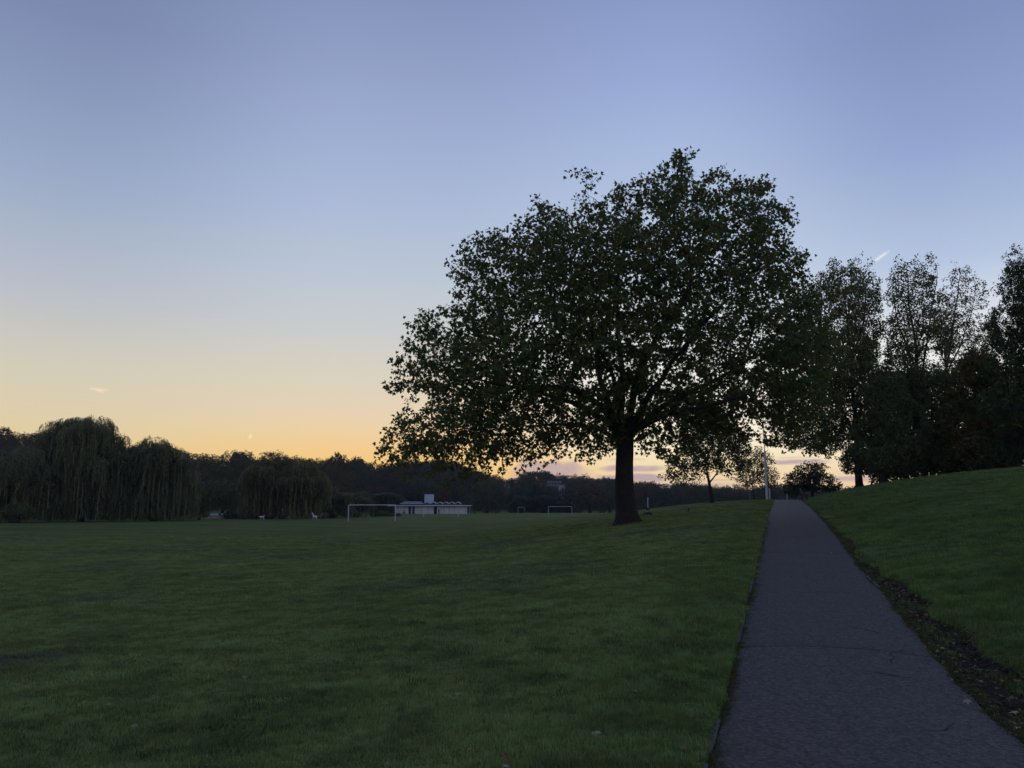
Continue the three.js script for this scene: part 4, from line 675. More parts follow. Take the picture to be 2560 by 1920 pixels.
crownTree('shrub', 'low weedy shrub on the crest right of the clear standing trunk', 68, 2185, [[2186, 1184, 16, 16], [2200, 1195, 22, 12]], { col: DARKG, seed: 65, size: 0.35, k: 1.3, category: 'shrub', limbs: 1, trunkR: 0.06 });
// beyond the crest of the path
grownTree('plane_tree', 'young forked plane tree on the rise right of the great plane', 66, 1780, 1255, [[[1780, 1255], [1776, 1225], [1770, 1190], [1765, 1160], [1762, 1120]], [[1774, 1212], [1786, 1195], [1796, 1180], [1812, 1150]], [[1771, 1192], [1756, 1178], [1738, 1160]], [[1766, 1165], [1775, 1120]]],
  [[1765, 1120, 70, 60], [1710, 1160, 44, 36], [1820, 1150, 46, 36], [1770, 1060, 70, 50], [1680, 1190, 26, 14], [1840, 1110, 40, 44], [1740, 1190, 30, 12]], { seed: 7, trunkR: 0.27, nAttr: 2600, leaf: 0.3, per: 4, col: [0.068, 0.088, 0.038], altShare: 0.12, clump: LOOSE, gap: 0.3 });
grownTree('staked_sapling', 'small round headed sapling behind the tall white pole', 82, 1884, 1250, [[[1884, 1252], [1883, 1225], [1884, 1195], [1888, 1165]]], [[1880, 1180, 36, 38], [1915, 1190, 30, 34], [1900, 1150, 34, 30], [1868, 1200, 26, 20], [1920, 1212, 22, 16]], { seed: 8, trunkR: 0.07, nAttr: 1100, leaf: 0.26, per: 3.6, col: [0.078, 0.09, 0.038], altShare: 0.2, clump: LOOSE, gap: 0.3 });
crownTree('cedar_tree', 'dark bushy tree with flat conifer sprays right of the path crest', 92, 2035, [[2022, 1190, 40, 34], [2000, 1205, 36, 26, 1], [2050, 1205, 44, 26], [2045, 1178, 26, 22], [2078, 1214, 30, 11], [1985, 1225, 26, 16], [2095, 1226, 18, 6]], { col: [0.058, 0.072, 0.034], seed: 66, size: 0.42, k: 1.15, limbs: 4, trunkR: 0.16 });

// ------------------------------------------------------------------ goals, pole, posts, bench
const WHITE = std([0.48, 0.5, 0.52], 0.6), IRON = std([0.03, 0.03, 0.032], 0.5, { metalness: 0.4 });
function goal(label, pxL, pxR, D, DR = D, h = 2.44) {
  const a = at(pxL, 1290, D), b = at(pxR, 1290, DR); a.y = groundAt(a.x, D); b.y = groundAt(b.x, DR);
  const t = thing('goal_frame', label, 'goal', a, 0, null), q = b.clone().sub(a), r = 0.06;
  part('post', new THREE.CylinderGeometry(r, r, h + 0.3, 14).translate(0, h / 2 - 0.15, 0), WHITE, t);
  part('post', new THREE.CylinderGeometry(r, r, h + 0.3, 14).translate(q.x, q.y + h / 2 - 0.15, q.z), WHITE, t);
  part('crossbar', tubeG([V(0, h, 0), V(q.x, h + q.y, q.z)], [r, r], 14), WHITE, t);
  return t;
}
goal('white goal frame standing nearest, left of the pavilion', 871, 988, 117, 119);
goal('white goal frame standing directly in front of the pavilion', 1059, 1146, 168, 172);
goal('white goal frame far off, wide and square on, left of the great trunk', 1371, 1430, 238);
goal('smallest white goal frame, turned side on, in front of the flat topped willow', 1295, 1311, 318, 324, 2.3);
{
  const D = 77, p = at(1918, 1250, D); p.y = groundAt(p.x, D);
  const t = thing('lamp_column', 'tall white tapered pole beside the path where it meets the crest', 'pole', p), k = D / FOC;
  part('lower_column', new THREE.CylinderGeometry(0.095, 0.12, 4.8, 18).translate(0, 2.3, 0), WHITE, t);
  part('collar', new THREE.CylinderGeometry(0.05, 0.1, 0.18, 18).translate(0, 4.79, 0), WHITE, t);
  part('upper_column', new THREE.CylinderGeometry(0.028, 0.045, 4.4, 14).translate(0, 7.05, 0), WHITE, t);
  part('lamp_head', new THREE.SphereGeometry(0.16, 16, 10).scale(1, 0.6, 1).translate(0, 9.3, 0), IRON, t);
  const q = at(1925, 1250, D - 1); q.y = groundAt(q.x, D - 1);
  const m = thing('marker_post', 'short pale post close right of the tall white pole', 'post', q);
  part('shaft', boxG(0.11, 1.15, 0.11, 0, 0.5, 0), std([0.4, 0.4, 0.38], 0.8), m); part('cap', new THREE.ConeGeometry(0.085, 0.06, 4).rotateY(Math.PI / 4).translate(0, 1.105, 0), std([0.4, 0.4, 0.38], 0.8), m);
  const w = at(1883, 1252, 70); w.y = groundAt(w.x, 70);
  const st = thing('tree_stake', 'thin pale timber stake under the sapling left of the white pole', 'stake', w.add(V(-0.25, 0, 0))); part('stake_shaft', new THREE.CylinderGeometry(0.035, 0.04, 2.0, 8).translate(0, 0.9, 0), std([0.22, 0.18, 0.12], 0.9), st); part('tie', new THREE.TorusGeometry(0.06, 0.015, 6, 14).rotateX(Math.PI / 2).translate(0.03, 1.6, 0), std([0.03, 0.03, 0.03], 0.8), st);
  const D2 = 190, b = at(1620, 1274, D2); b.y = groundAt(b.x, D2);
  const lp = thing('path_light', 'thin white post with a small head beyond the grass right of the great trunk', 'post', b);
  const H = at(1620, 1243, D2).y - b.y; part('shaft', new THREE.CylinderGeometry(0.07, 0.09, H, 10).translate(0, H / 2, 0), WHITE, lp); part('lamp_head', boxG(0.34, 0.22, 0.22, 0.1, H - 0.4, 0), std([0.3, 0.34, 0.36], 0.5), lp);
  const bo = at(1968, 1246, 79), bl = thing('bollard', 'small pale bollard at the crest where the path disappears', 'bollard', V(bo.x, groundAt(bo.x, 79), bo.z)); part('shaft', new THREE.CylinderGeometry(0.06, 0.07, 0.6, 10).translate(0, 0.3, 0), std([0.3, 0.3, 0.3], 0.8), bl); part('cap', new THREE.SphereGeometry(0.065, 10, 6).translate(0, 0.6, 0), std([0.3, 0.3, 0.3], 0.8), bl);
}
{
  const D = 66, p = at(2012, 1240, D); p.y = groundAt(p.x, D);
  const t = thing('park_bench', 'dark slatted bench facing the path at the crest below the bank', 'bench', p, 1.15), wood = std([0.15, 0.14, 0.125], 0.22);
  for (let i = 0; i < 4; i++) part('slat', boxG(1.7, 0.035, 0.09, 0, 0.45, -0.16 + i * 0.11), wood, t);
  for (let i = 0; i < 3; i++) part('slat', boxG(1.7, 0.1, 0.03, 0, 0.58 + i * 0.13, -0.24 - i * 0.03), wood, t);
  for (const s of [-1, 1]) { const f = [boxG(0.06, 0.45, 0.07, s * 0.72, 0.215, 0.18), boxG(0.06, 0.9, 0.07, s * 0.72, 0.44, -0.22), boxG(0.06, 0.05, 0.5, s * 0.72, 0.405, -0.02), boxG(0.06, 0.04, 0.5, s * 0.72, 0.66, 0)]; part('side_frame', mergeGeometries(f), IRON, t); }
}

// ------------------------------------------------------------------ the pavilion
{
  const D = 262, k = D / 1950, p0 = at(970, 1285, D), t = thing('sports_pavilion', 'long low white pavilion with flat canopy, zigzag roof and square tower', 'building', V(p0.x, groundAt(p0.x, D) , -D));
  const Y = (py) => at(1280, py, D).y - t.position.y, X = (px) => at(px, 1270, D).x - t.position.x, wall = std([0.56, 0.55, 0.5], 0.9), blue = std([0.012, 0.02, 0.11], 0.6), dark = std([0.012, 0.012, 0.016], 0.8), felt = std([0.05, 0.055, 0.07], 0.75), seam = std([0.06, 0.06, 0.06], 0.9);
  const yc = Y(1264), x0 = X(987), x1 = X(1164);
  // wall panels between posts
  const cuts = [987, 1012, 1021.6, 1027.8, 1031, 1036.8, 1054, 1070, 1085, 1092.3, 1103, 1110, 1123, 1136, 1147, 1164];
  const doors = new Set([1021.6, 1031]), opening = new Set([1085]);
  for (let i = 0; i < cuts.length - 1; i++) {
    const a = X(cuts[i]), b = X(cuts[i + 1]), w = b - a, hh = yc - 0.2;
    if (doors.has(cuts[i])) { const d = part('door', boxG(w - 0.06, hh, 0.08, (a + b) / 2, hh / 2, -0.05), blue, t); part('handle', boxG(0.05, 0.2, 0.06, (a + b) / 2 + w * 0.34, 1.05, 0.02), WHITE, d); }
    else if (opening.has(cuts[i])) part('dark_doorway_panel', boxG(w - 0.06, hh, 0.1, (a + b) / 2, hh / 2, -0.5), dark, t);  // near-black panel painted in for the shade inside the open doorway
    else part('wall_panel', boxG(w - 0.09, hh, 0.14, (a + b) / 2, hh / 2, 0), wall, t);
    part('wall_post', boxG(0.1, hh, 0.16, b, hh / 2, -0.03), seam, t);
  }
  part('rear_wall', boxG(x1 - x0, yc - 0.2, 0.2, (x0 + x1) / 2, (yc - 0.2) / 2, -9), wall, t);
  part('end_wall', boxG(0.2, yc - 0.2, 8.8, x0 + 0.1, (yc - 0.2) / 2, -4.5), wall, t); part('end_wall', boxG(0.2, yc - 0.2, 8.8, x1 - 0.1, (yc - 0.2) / 2, -4.5), wall, t);
  const cx0 = X(970), cx1 = X(1178);
  part('canopy_roof', boxG(cx1 - cx0, 0.22, 11.2, (cx0 + cx1) / 2, yc + 0.02, -4.4), felt, t);
  part('fascia', boxG(cx1 - cx0 + 0.1, 0.34, 0.1, (cx0 + cx1) / 2, yc, 1.26), WHITE, t);
  for (const px of [1000, 1175]) part('canopy_post', new THREE.CylinderGeometry(0.06, 0.06, yc, 10).translate(X(px), yc / 2, 1.0), WHITE, t);
  // clerestory and folded roof
  const yr = Y(1258.8), yt = Y(1253.2), rx0 = X(998), rxm = X(1057), rx1 = X(1152), zf = -1.2;
  part('clerestory', boxG(rx1 - rx0 - 0.8, yr - yc - 0.14, 6.4, (rx0 + rx1) / 2, (yr + yc) / 2 + 0.06, zf - 3.6), std([0.1, 0.1, 0.11], 0.7), t);
  const sl = (x0, x1, y0, y1, th) => facesG([x0, y0, 0, x1, y0, 0, x1 - 0.9, y1, -3.4, x0, y0, 0, x1 - 0.9, y1, -3.4, x0 + 1.1, y1, -3.4, x0 + 1.1, y1, -3.4, x1 - 0.9, y1, -3.4, x1, y0, -6.8, x0 + 1.1, y1, -3.4, x1, y0, -6.8, x0, y0, -6.8, x0, y0, 0, x0 + 1.1, y1, -3.4, x0, y0, -6.8, x0, y0, 0, x0, y0, -6.8, x1, y0, 0, x1, y0, 0, x0, y0, -6.8, x1, y0, -6.8]);
  part('pitched_roof', sl(rx0, rxm, yr, yt).translate(0, 0, zf), std([0.075, 0.075, 0.095], 0.6), t);
  part('eaves_board', boxG(rxm - rx0, 0.16, 0.06, (rx0 + rxm) / 2, yr - 0.02, zf + 0.06), WHITE, t);
  const g6 = [1057, 1074, 1091, 1106, 1121, 1136, 1152], lowY = Y(1259.3), hiY = Y(1254.2);
  for (let i = 0; i < 6; i++) {
    const a = X(g6[i]), b = X(g6[i + 1]), m = (a + b) / 2, h = 0.14, z1 = zf + 0.25, z0 = zf - 7;
    const sh = new THREE.Shape(); sh.moveTo(a, lowY); sh.lineTo(m, hiY); sh.lineTo(b, lowY); sh.lineTo(b, lowY - 0.12); sh.lineTo(m, hiY - 0.14); sh.lineTo(a, lowY - 0.12);
    part('folded_roof', new THREE.ExtrudeGeometry(sh, { depth: 7, bevelEnabled: false }).translate(0, 0, z0), std([0.09, 0.09, 0.115], 0.6), t);
    const bg = new THREE.Shape(); bg.moveTo(a, lowY - 0.16); bg.lineTo(m, hiY - 0.18); bg.lineTo(b, lowY - 0.16); bg.lineTo(b, lowY + 0.03); bg.lineTo(m, hiY + 0.05); bg.lineTo(a, lowY + 0.03);
    part('barge_board', new THREE.ExtrudeGeometry(bg, { depth: 0.07, bevelEnabled: false }).translate(0, 0, zf + 0.04), WHITE, t);
  }
  const tx0 = X(1057.5), tx1 = X(1079), ty = Y(1236), tz = -5.4;
  part('tower', boxG(tx1 - tx0, ty - yc, 3, (tx0 + tx1) / 2, (ty + yc) / 2, tz), std([0.46, 0.5, 0.55], 0.8), t);
  part('tower_coping', boxG(tx1 - tx0 + 0.12, 0.12, 3.12, (tx0 + tx1) / 2, ty + 0.06, tz), WHITE, t);
  const bin = thing('litter_bin', 'dark bin against the white pavilion wall left of the blue doors', 'bin', V(t.position.x + X(1011), t.position.y, -D + 0.7)); part('body', new THREE.CylinderGeometry(0.27, 0.24, 0.8, 14).translate(0, 0.4, 0), dark, bin); part('lid', new THREE.CylinderGeometry(0.2, 0.29, 0.12, 14).translate(0, 0.86, 0), dark, bin);
  part('plinth', boxG(x1 - x0 + 0.5, 0.12, 3.2, (x0 + x1) / 2, -0.02, 1.4), std([0.16, 0.15, 0.14], 0.95), t);
}
// leaf-strewn bank and pale path glimpsed under the willows
function band(name, label, pts, y, D, rgb, hgt, z = 0, spans = []) {
  const pos = []; for (let i = 0; i < pts.length - 1; i++) { if (!spans.some(([a, b]) => pts[i] >= a && pts[i + 1] <= b)) continue; const a = at(pts[i], 1290, D), b = at(pts[i + 1], 1290, D), ya = groundAt(a.x, D), yb = groundAt(b.x, D); pos.push(a.x, ya - 0.05, a.z, b.x, yb - 0.05, b.z, b.x, yb + hgt, b.z - z, a.x, ya - 0.05, a.z, b.x, yb + hgt, b.z - z, a.x, ya + hgt, a.z - z); const w = 14; pos.push(a.x, ya + hgt, a.z - z, b.x, yb + hgt, b.z - z, b.x, yb + hgt + 0.2, b.z - z - w, a.x, ya + hgt, a.z - z, b.x, yb + hgt + 0.2, b.z - z - w, a.x, ya + hgt + 0.2, a.z - z - w); }
  tag(part(name, facesG(pos), std(rgb, 0.95)), label, null, null, 'structure');
}
const steps = (a, b, n) => Array.from({ length: n + 1 }, (_, i) => lerp(a, b, i / n));
band('leaf_strewn_bank', 'low bank covered in reddish fallen leaves behind the willows', steps(-60, 860, 92), 0, 156, [0.13, 0.07, 0.045], 0.5, 3, [[60, 280], [430, 570], [610, 800]]);
band('far_path', 'pale surfaced path running behind the leaf covered bank', steps(-60, 860, 92), 0, 162, [0.24, 0.26, 0.25], 0.75, 4, [[180, 250], [500, 570], [740, 800]]);

{
  const R = rng(88), ms = [], cs = [];
  for (let i = 0; i < 5200; i++) {
    const px = lerp(-80, 1000, R()), D = (px > 500 ? lerp(147, 156, R()) : lerp(128, 152, R())) + Math.max(0, px - 700) * 0.14; if (noise(px * 0.021, 5) < 0.47 || [[515, 566], [196, 262], [752, 782]].some(([a, b]) => px > a && px < b)) continue;
    const q = at(px, 1290, D), s = 0.25 + 0.4 * R(), kk = 0.6 + 0.8 * R(); ms.push(M4(V(q.x, groundAt(q.x, D) + s * 0.6 + R() * 0.9 * noise(px * 0.06, 9), -D), new THREE.Quaternion().setFromEuler(new THREE.Euler(R() * 6, R() * 6, R() * 6)), V(s, s, s))); cs.push(new THREE.Color().setRGB(0.06 * kk, 0.066 * kk, 0.036 * kk));
  }
  tag(scatter('undergrowth', CLUMPS[1], LEAF_WHITE, ms, cs), 'low dark undergrowth along the foot of the willows', null, null, 'stuff');
}
// ------------------------------------------------------------------ houses on the hill
function house(name, label, px0, px1, pyTop, pyBot, D, wallC, rows, cols, roof, o = {}) {
  const a = at(px0, pyBot, D), b = at(px1, pyBot, D), top = at(px0, pyTop, D).y, w = b.x - a.x, y0 = groundAt((a.x + b.x) / 2, D) - 0.4, h = top - y0, d = o.depth || 9;
  const t = thing(name, label, 'house', V((a.x + b.x) / 2, y0, -D), o.turn || 0), vis = top - a.y, glass = std(o.pane || [0.4, 0.44, 0.5], 0.12), frameM = std([0.26, 0.27, 0.29], 0.7);
  part('wall', boxG(w, h, d, 0, h / 2, -d / 2), std(wallC, 0.9), t);
  const rh = o.rh ?? w * 0.16;
  if (roof === 'flat') part('roof', boxG(w + 0.5, 0.35, d + 0.5, 0, h + 0.17, -d / 2), std([0.05, 0.045, 0.05], 0.9), t);
  else { const s = new THREE.Shape(); s.moveTo(-w / 2 - 0.4, 0); s.lineTo(0, rh); s.lineTo(w / 2 + 0.4, 0); const r = part('roof', new THREE.ExtrudeGeometry(s, { depth: d + 0.6, bevelEnabled: false }).translate(0, h, -d - 0.3), std(o.roofC || [0.07, 0.045, 0.04], 0.9), t); part('chimney', boxG(0.7, 1.6, 0.6, w * 0.28, h + rh * 0.6, -d * 0.5), std([0.12, 0.06, 0.045], 0.9), r); }
  const fh = vis / rows;
  for (let r = 0; r < rows; r++) for (let c = 0; c < cols; c++) {
    if (o.skip && o.skip(r, c)) continue;
    const ww = Math.min(1.9, (w / cols) * 0.62), wh = fh * 0.5, x = -w / 2 + ((c + 0.5) * w) / cols, y = h - (r + 0.5) * fh, f = part('window', boxG(ww, wh, 0.1, x, y, 0.02), frameM, t);
    const n = 2; for (let q = 0; q < n; q++) part('pane', boxG(ww / n - 0.12, wh - 0.14, 0.05, x + (q - 0.5) * (ww / n), y, 0.065), glass, f);
  }
  return t;
}
house('block_of_flats', 'brown brick block of flats with pale windows on the wooded hill', 1367, 1404, 1201, 1217, 470, [0.1, 0.06, 0.05], 2, 5, 'flat', { depth: 10, pane: [0.2, 0.22, 0.25] });
house('white_house', 'small white gabled house close right of the brick flats', 1398, 1413, 1212, 1222, 455, [0.3, 0.3, 0.31], 1, 3, 'gable', { depth: 7 });
house('pale_house', 'pale house half hidden by trees left of the narrow conifer', 1260, 1275, 1210, 1221, 440, [0.42, 0.43, 0.44], 2, 3, 'gable', { depth: 8 });
house('white_house', 'tiny white house under the skyline right of the great trunk', 1592, 1602, 1214, 1220, 560, [0.3, 0.3, 0.31], 1, 3, 'gable', { depth: 7, rh: 0.8 });
house('white_house', 'tiny white house under the skyline trees, farther right', 1627, 1635, 1216, 1223, 560, [0.3, 0.3, 0.31], 1, 2, 'gable', { depth: 7, rh: 0.8 });

// ------------------------------------------------------------------ people, dogs, crows
function blob(bones, cell, blend) {         // a smooth surface round tapered bones
  const lo = V(1e9, 1e9, 1e9), hi = V(-1e9, -1e9, -1e9); for (const b of bones) for (const [p, r] of [[b.a, b.ra], [b.b, b.rb]]) { lo.min(V(p.x - r, p.y - r, p.z - r)); hi.max(V(p.x + r, p.y + r, p.z + r)); }
  const c = lo.clone().add(hi).multiplyScalar(0.5), half = Math.max(hi.x - lo.x, hi.y - lo.y, hi.z - lo.z) / 2 + cell * 3, res = Math.max(16, Math.min(96, Math.ceil((2 * half) / cell))), mc = new MarchingCubes(res, new THREE.MeshStandardMaterial(), false, false, 200000);
  mc.isolation = 0; let i = 0;
  for (let z = 0; z < res; z++) for (let y = 0; y < res; y++) for (let x = 0; x < res; x++, i++) {
    const px = c.x + ((x - res / 2) / (res / 2)) * half, py = c.y + ((y - res / 2) / (res / 2)) * half, pz = c.z + ((z - res / 2) / (res / 2)) * half; let s = 0;
    for (const b of bones) { const ax = b.b.x - b.a.x, ay = b.b.y - b.a.y, az = b.b.z - b.a.z, l = ax * ax + ay * ay + az * az || 1e-9, t = clamp(((px - b.a.x) * ax + (py - b.a.y) * ay + (pz - b.a.z) * az) / l, 0, 1), d = Math.hypot(px - b.a.x - t * ax, py - b.a.y - t * ay, (pz - b.a.z - t * az)) - lerp(b.ra, b.rb, t); s += Math.exp(-d / blend); }
    mc.field[i] = Math.log(Math.max(s, 1e-30)) * blend;
  }
  mc.update();
  const n = mc.count ?? mc.geometry.drawRange.count, g = new THREE.BufferGeometry(), P = new Float32Array(mc.positionArray.slice(0, n * 3)); for (let k = 0; k < n; k++) { P[k * 3] = c.x + P[k * 3] * half; P[k * 3 + 1] = c.y + P[k * 3 + 1] * half; P[k * 3 + 2] = c.z + P[k * 3 + 2] * half; }
  g.setAttribute('position', new THREE.BufferAttribute(P, 3)); g.setAttribute('normal', new THREE.BufferAttribute(new Float32Array(mc.normalArray.slice(0, n * 3)).map((v) => v), 3)); g.computeVertexNormals(); return g;
}
const bone = (a, b, ra, rb = ra) => ({ a: V(...a), b: V(...b), ra, rb });
function person(label, px, D, turn, { stride = 0.16, jacket, trousers, hair, arms = 0.1, h = 1.75 }) {
  const p = at(px, 1298, D), t = thing('person', label, 'person', V(p.x, groundAt(p.x, D), -D), turn), k = h / 1.75;
  const F = [0, stride], hipY = 0.93, legs = [], sleeves = [], hands = [];
  for (const s of [-1, 1]) {
    const z = s * stride, knee = [s * 0.095, 0.5, z * 0.45 + 0.05], foot = [s * 0.1, 0.08, z]; legs.push(bone([s * 0.09, hipY, 0], knee, 0.098, 0.066), bone(knee, foot, 0.064, 0.046));
    const sh = [s * 0.19, 1.42, 0], el = [s * 0.25, 1.15, -s * arms * 0.5 - 0.03], wr = [s * 0.24, 0.9, -s * arms + 0.06]; sleeves.push(bone(sh, el, 0.062, 0.05), bone(el, wr, 0.048, 0.037)); hands.push(bone(wr, [wr[0], wr[1] - 0.08, wr[2] + 0.02], 0.033, 0.028));
    for (let f = 0; f < 4; f++) hands.push(bone([wr[0] - 0.012 * s, wr[1] - 0.08, wr[2] - 0.005 + f * 0.016], [wr[0] - 0.025 * s, wr[1] - 0.15 + 0.008 * Math.abs(f - 1.5), wr[2] + 0.005 + f * 0.017], 0.009, 0.007)); hands.push(bone([wr[0], wr[1] - 0.03, wr[2] + 0.04], [wr[0] - 0.02 * s, wr[1] - 0.09, wr[2] + 0.07], 0.011, 0.009));
  }
  const torso = [bone([0, 0.95, 0], [0, 1.15, 0.0], 0.145, 0.14), bone([0, 1.15, 0], [0, 1.38, 0], 0.14, 0.15), bone([-0.15, 1.42, 0], [0.15, 1.42, 0], 0.075)], head = [bone([0, 1.44, -0.005], [0, 1.55, 0.01], 0.056, 0.055), bone([0, 1.66, 0.0], [0, 1.62, 0.02], 0.098, 0.085), bone([0, 1.56, 0.06], [0, 1.55, 0.065], 0.04), bone([0, 1.63, 0.1], [0, 1.605, 0.118], 0.014), bone([-0.095, 1.62, 0], [-0.098, 1.65, 0], 0.018), bone([0.095, 1.62, 0], [0.098, 1.65, 0], 0.018)];
  const G = (b, c, bl) => { const g = blob(b, c, bl); g.scale(k, k, k); return g; }, inflate = (bs, e) => bs.map((b) => ({ ...b, ra: b.ra + e, rb: b.rb + e }));
  part('body', G([...torso, ...legs, ...sleeves, ...hands, ...head], 0.024, 0.012), std([0.35, 0.22, 0.16], 0.6), t);
  part('jacket', G(inflate([...torso, ...sleeves], 0.028), 0.024, 0.016), std(jacket, 0.85), t);
  part('trousers', G(inflate([...legs, bone([-0.05, 0.96, 0], [0.05, 0.96, 0], 0.12)], 0.02), 0.024, 0.016), std(trousers, 0.9), t);
  part('hair', G([bone([0, 1.68, -0.02], [0, 1.66, -0.035], 0.1, 0.1)], 0.02, 0.01), std(hair, 0.9), t);
  for (const s of [-1, 1]) part('shoe', G([bone([s * 0.1, 0.045, s * stride - 0.05], [s * 0.105, 0.035, s * stride + 0.15], 0.048, 0.036)], 0.014, 0.01), std([0.02, 0.02, 0.022], 0.7), t);
  return t;
}
person('person in a dark blue coat with pale hair standing between the two white dogs', 705, 139, 0.5, { jacket: [0.012, 0.02, 0.06], trousers: [0.015, 0.02, 0.04], hair: [0.4, 0.38, 0.36], stride: 0.08 });
person('person in dark clothes standing left of the white dogs before the low rounded tree', 568, 143, -0.9, { jacket: [0.014, 0.014, 0.018], trousers: [0.012, 0.012, 0.016], hair: [0.02, 0.016, 0.014], stride: 0.14 });
person('small dark figure walking in front of the pavilion wall', 1097, 258, 0.8, { jacket: [0.014, 0.014, 0.016], trousers: [0.012, 0.012, 0.014], hair: [0.02, 0.016, 0.014], stride: 0.2, h: 1.7 });
function dog(label, px, D, turn, { k = 1, tail = 0.5, head = 0.15 }) {
  const p = at(px, 1298, D), t = thing('dog', label, 'dog', V(p.x, groundAt(p.x, D), -D), turn), b = [bone([0, 0.5, 0.26], [0, 0.52, -0.02], 0.145, 0.125), bone([0, 0.52, -0.02], [0, 0.53, -0.3], 0.12, 0.1), bone([0, 0.58, 0.3], [0, 0.66 + head * 0.4, 0.46], 0.09, 0.07), bone([0, 0.69 + head * 0.4, 0.5], [0, 0.67 + head * 0.4, 0.55], 0.078, 0.068), bone([0, 0.66 + head * 0.4, 0.58], [0, 0.63 + head * 0.4, 0.71], 0.045, 0.032), bone([0, 0.56, -0.36], [0, 0.62 + tail * 0.25, -0.56], 0.03, 0.02), bone([0, 0.62 + tail * 0.25, -0.56], [0, 0.7 + tail * 0.4, -0.62], 0.022, 0.014)];
  for (const s of [-1, 1]) b.push(bone([s * 0.085, 0.46, 0.26], [s * 0.085, 0.24, 0.26 + s * 0.06], 0.06, 0.036), bone([s * 0.085, 0.24, 0.26 + s * 0.06], [s * 0.085, 0.03, 0.25 + s * 0.12], 0.034, 0.028), bone([s * 0.085, 0.03, 0.25 + s * 0.12], [s * 0.085, 0.025, 0.3 + s * 0.12], 0.03), bone([s * 0.08, 0.48, -0.3], [s * 0.08, 0.3, -0.2 - s * 0.05], 0.085, 0.05), bone([s * 0.08, 0.3, -0.2 - s * 0.05], [s * 0.08, 0.18, -0.38 - s * 0.08], 0.045, 0.03), bone([s * 0.08, 0.18, -0.38 - s * 0.08], [s * 0.08, 0.03, -0.34 - s * 0.08], 0.028, 0.026), bone([s * 0.08, 0.025, -0.34 - s * 0.08], [s * 0.08, 0.025, -0.28 - s * 0.08], 0.028), bone([s * 0.06, 0.76 + head * 0.4, 0.47], [s * 0.095, 0.68 + head * 0.4, 0.47], 0.026, 0.016));
  const g = blob(b, 0.022, 0.014); g.scale(k, k, k); part('body', g, std([0.72, 0.7, 0.66], 0.85), t);
  part('collar', new THREE.TorusGeometry(0.088 * k, 0.014 * k, 8, 18).rotateX(0.7).translate(0, (0.62 + head * 0.2) * k, 0.38 * k), std([0.08, 0.02, 0.02], 0.7), t);
  part('nose', new THREE.SphereGeometry(0.018 * k, 8, 6).translate(0, (0.645 + head * 0.4) * k, 0.735 * k), std([0.02, 0.018, 0.018], 0.4), t);
}
dog('white dog walking left with its tail raised, left of the person in blue', 655, 140, -Math.PI / 2 + 0.2, { k: 0.9, tail: 1.0, head: -0.3 });
dog('larger white dog right of the person in blue, before the long low willow', 787, 140, -Math.PI / 2 - 0.3, { k: 1.02, tail: -0.7, head: 0.9 });
function crow(label, px, py, D, turn, { fly = false, peck = 0, front = false }) {
  const p = at(px, py, D), gy = groundAt(p.x, D), t = thing('crow', label, 'bird', V(p.x, fly ? gy + 0.32 : gy, -D), turn), K = std([0.012, 0.012, 0.014], 0.5), y = fly ? 0 : 0.2, hd = peck ? -0.1 : 0.09;
  const b = [bone([0, y, -0.1], [0, y + 0.04, 0.08], 0.06, 0.07), bone([0, y + 0.05, 0.12], [0, y + 0.05 + hd, 0.18], 0.045, 0.042), bone([0, y + 0.06 + hd, 0.2], [0, y + 0.055 + hd, 0.22], 0.04), bone([0, y + 0.05 + hd, 0.25], [0, y + 0.035 + hd - peck * 0.02, 0.31], 0.014, 0.006), bone([0, y, -0.14], [0, y - 0.02, -0.34], 0.035, 0.03)];
  part('body', blob(b, 0.012, 0.012), K, t);
  for (const s of [-1, 1]) {
    const w = new THREE.Shape(); w.moveTo(0, 0.1); w.quadraticCurveTo(0.25, 0.15, 0.46, 0.0); w.lineTo(0.44, -0.08); w.lineTo(0.34, -0.06); w.lineTo(0.2, -0.12); w.lineTo(0, -0.1); const g = new THREE.ExtrudeGeometry(w, { depth: 0.012, bevelEnabled: false }).rotateX(Math.PI / 2); g.scale(s, 1, 1);
    if (fly) part('wing', g.rotateZ(s * 0.12).translate(s * 0.04, y + 0.06, 0), K, t); else part('wing', new THREE.SphereGeometry(1, 12, 8).scale(0.025, 0.055, 0.16).rotateX(-0.12).translate(s * 0.062, y + 0.02, -0.06), K, t);
    if (!fly) part('leg', mergeGeometries([tubeG([V(s * 0.03, y - 0.03, 0), V(s * 0.03, 0.09, -0.02), V(s * 0.03, 0.0, 0.01)], [0.012, 0.008, 0.007], 6), tubeG([V(s * 0.03, 0.004, 0.0), V(s * 0.035, 0.004, 0.05)], [0.007, 0.004], 5)]), K, t);
  }
}
crow('black crow flying low over the grass right of the great trunk', 1619, 1279, 48, -0.5, { fly: true });
crow('black crow standing and pecking just below the flying one', 1620, 1292, 42, Math.PI / 2 + 0.4, { peck: 1 });
{ const D = 42, p = at(1722, 1291, D), t = thing('crow', 'small dark upright bird alone on the grass between trunk and path', 'bird', V(p.x, groundAt(p.x, D), -D), 3.0), K = std([0.012, 0.012, 0.014], 0.6); part('body', blob([bone([0, 0.1, 0], [0, 0.15, 0.02], 0.055, 0.05), bone([0, 0.2, 0.04], [0, 0.21, 0.045], 0.036), bone([0, 0.2, 0.07], [0, 0.19, 0.11], 0.01, 0.005), bone([0, 0.08, -0.05], [0, 0.03, -0.14], 0.03, 0.02)], 0.012, 0.012), K, t); for (const s of [-1, 1]) part('leg', tubeG([V(s * 0.02, 0.07, 0), V(s * 0.02, 0, 0.01)], [0.008, 0.006], 5), K, t); }

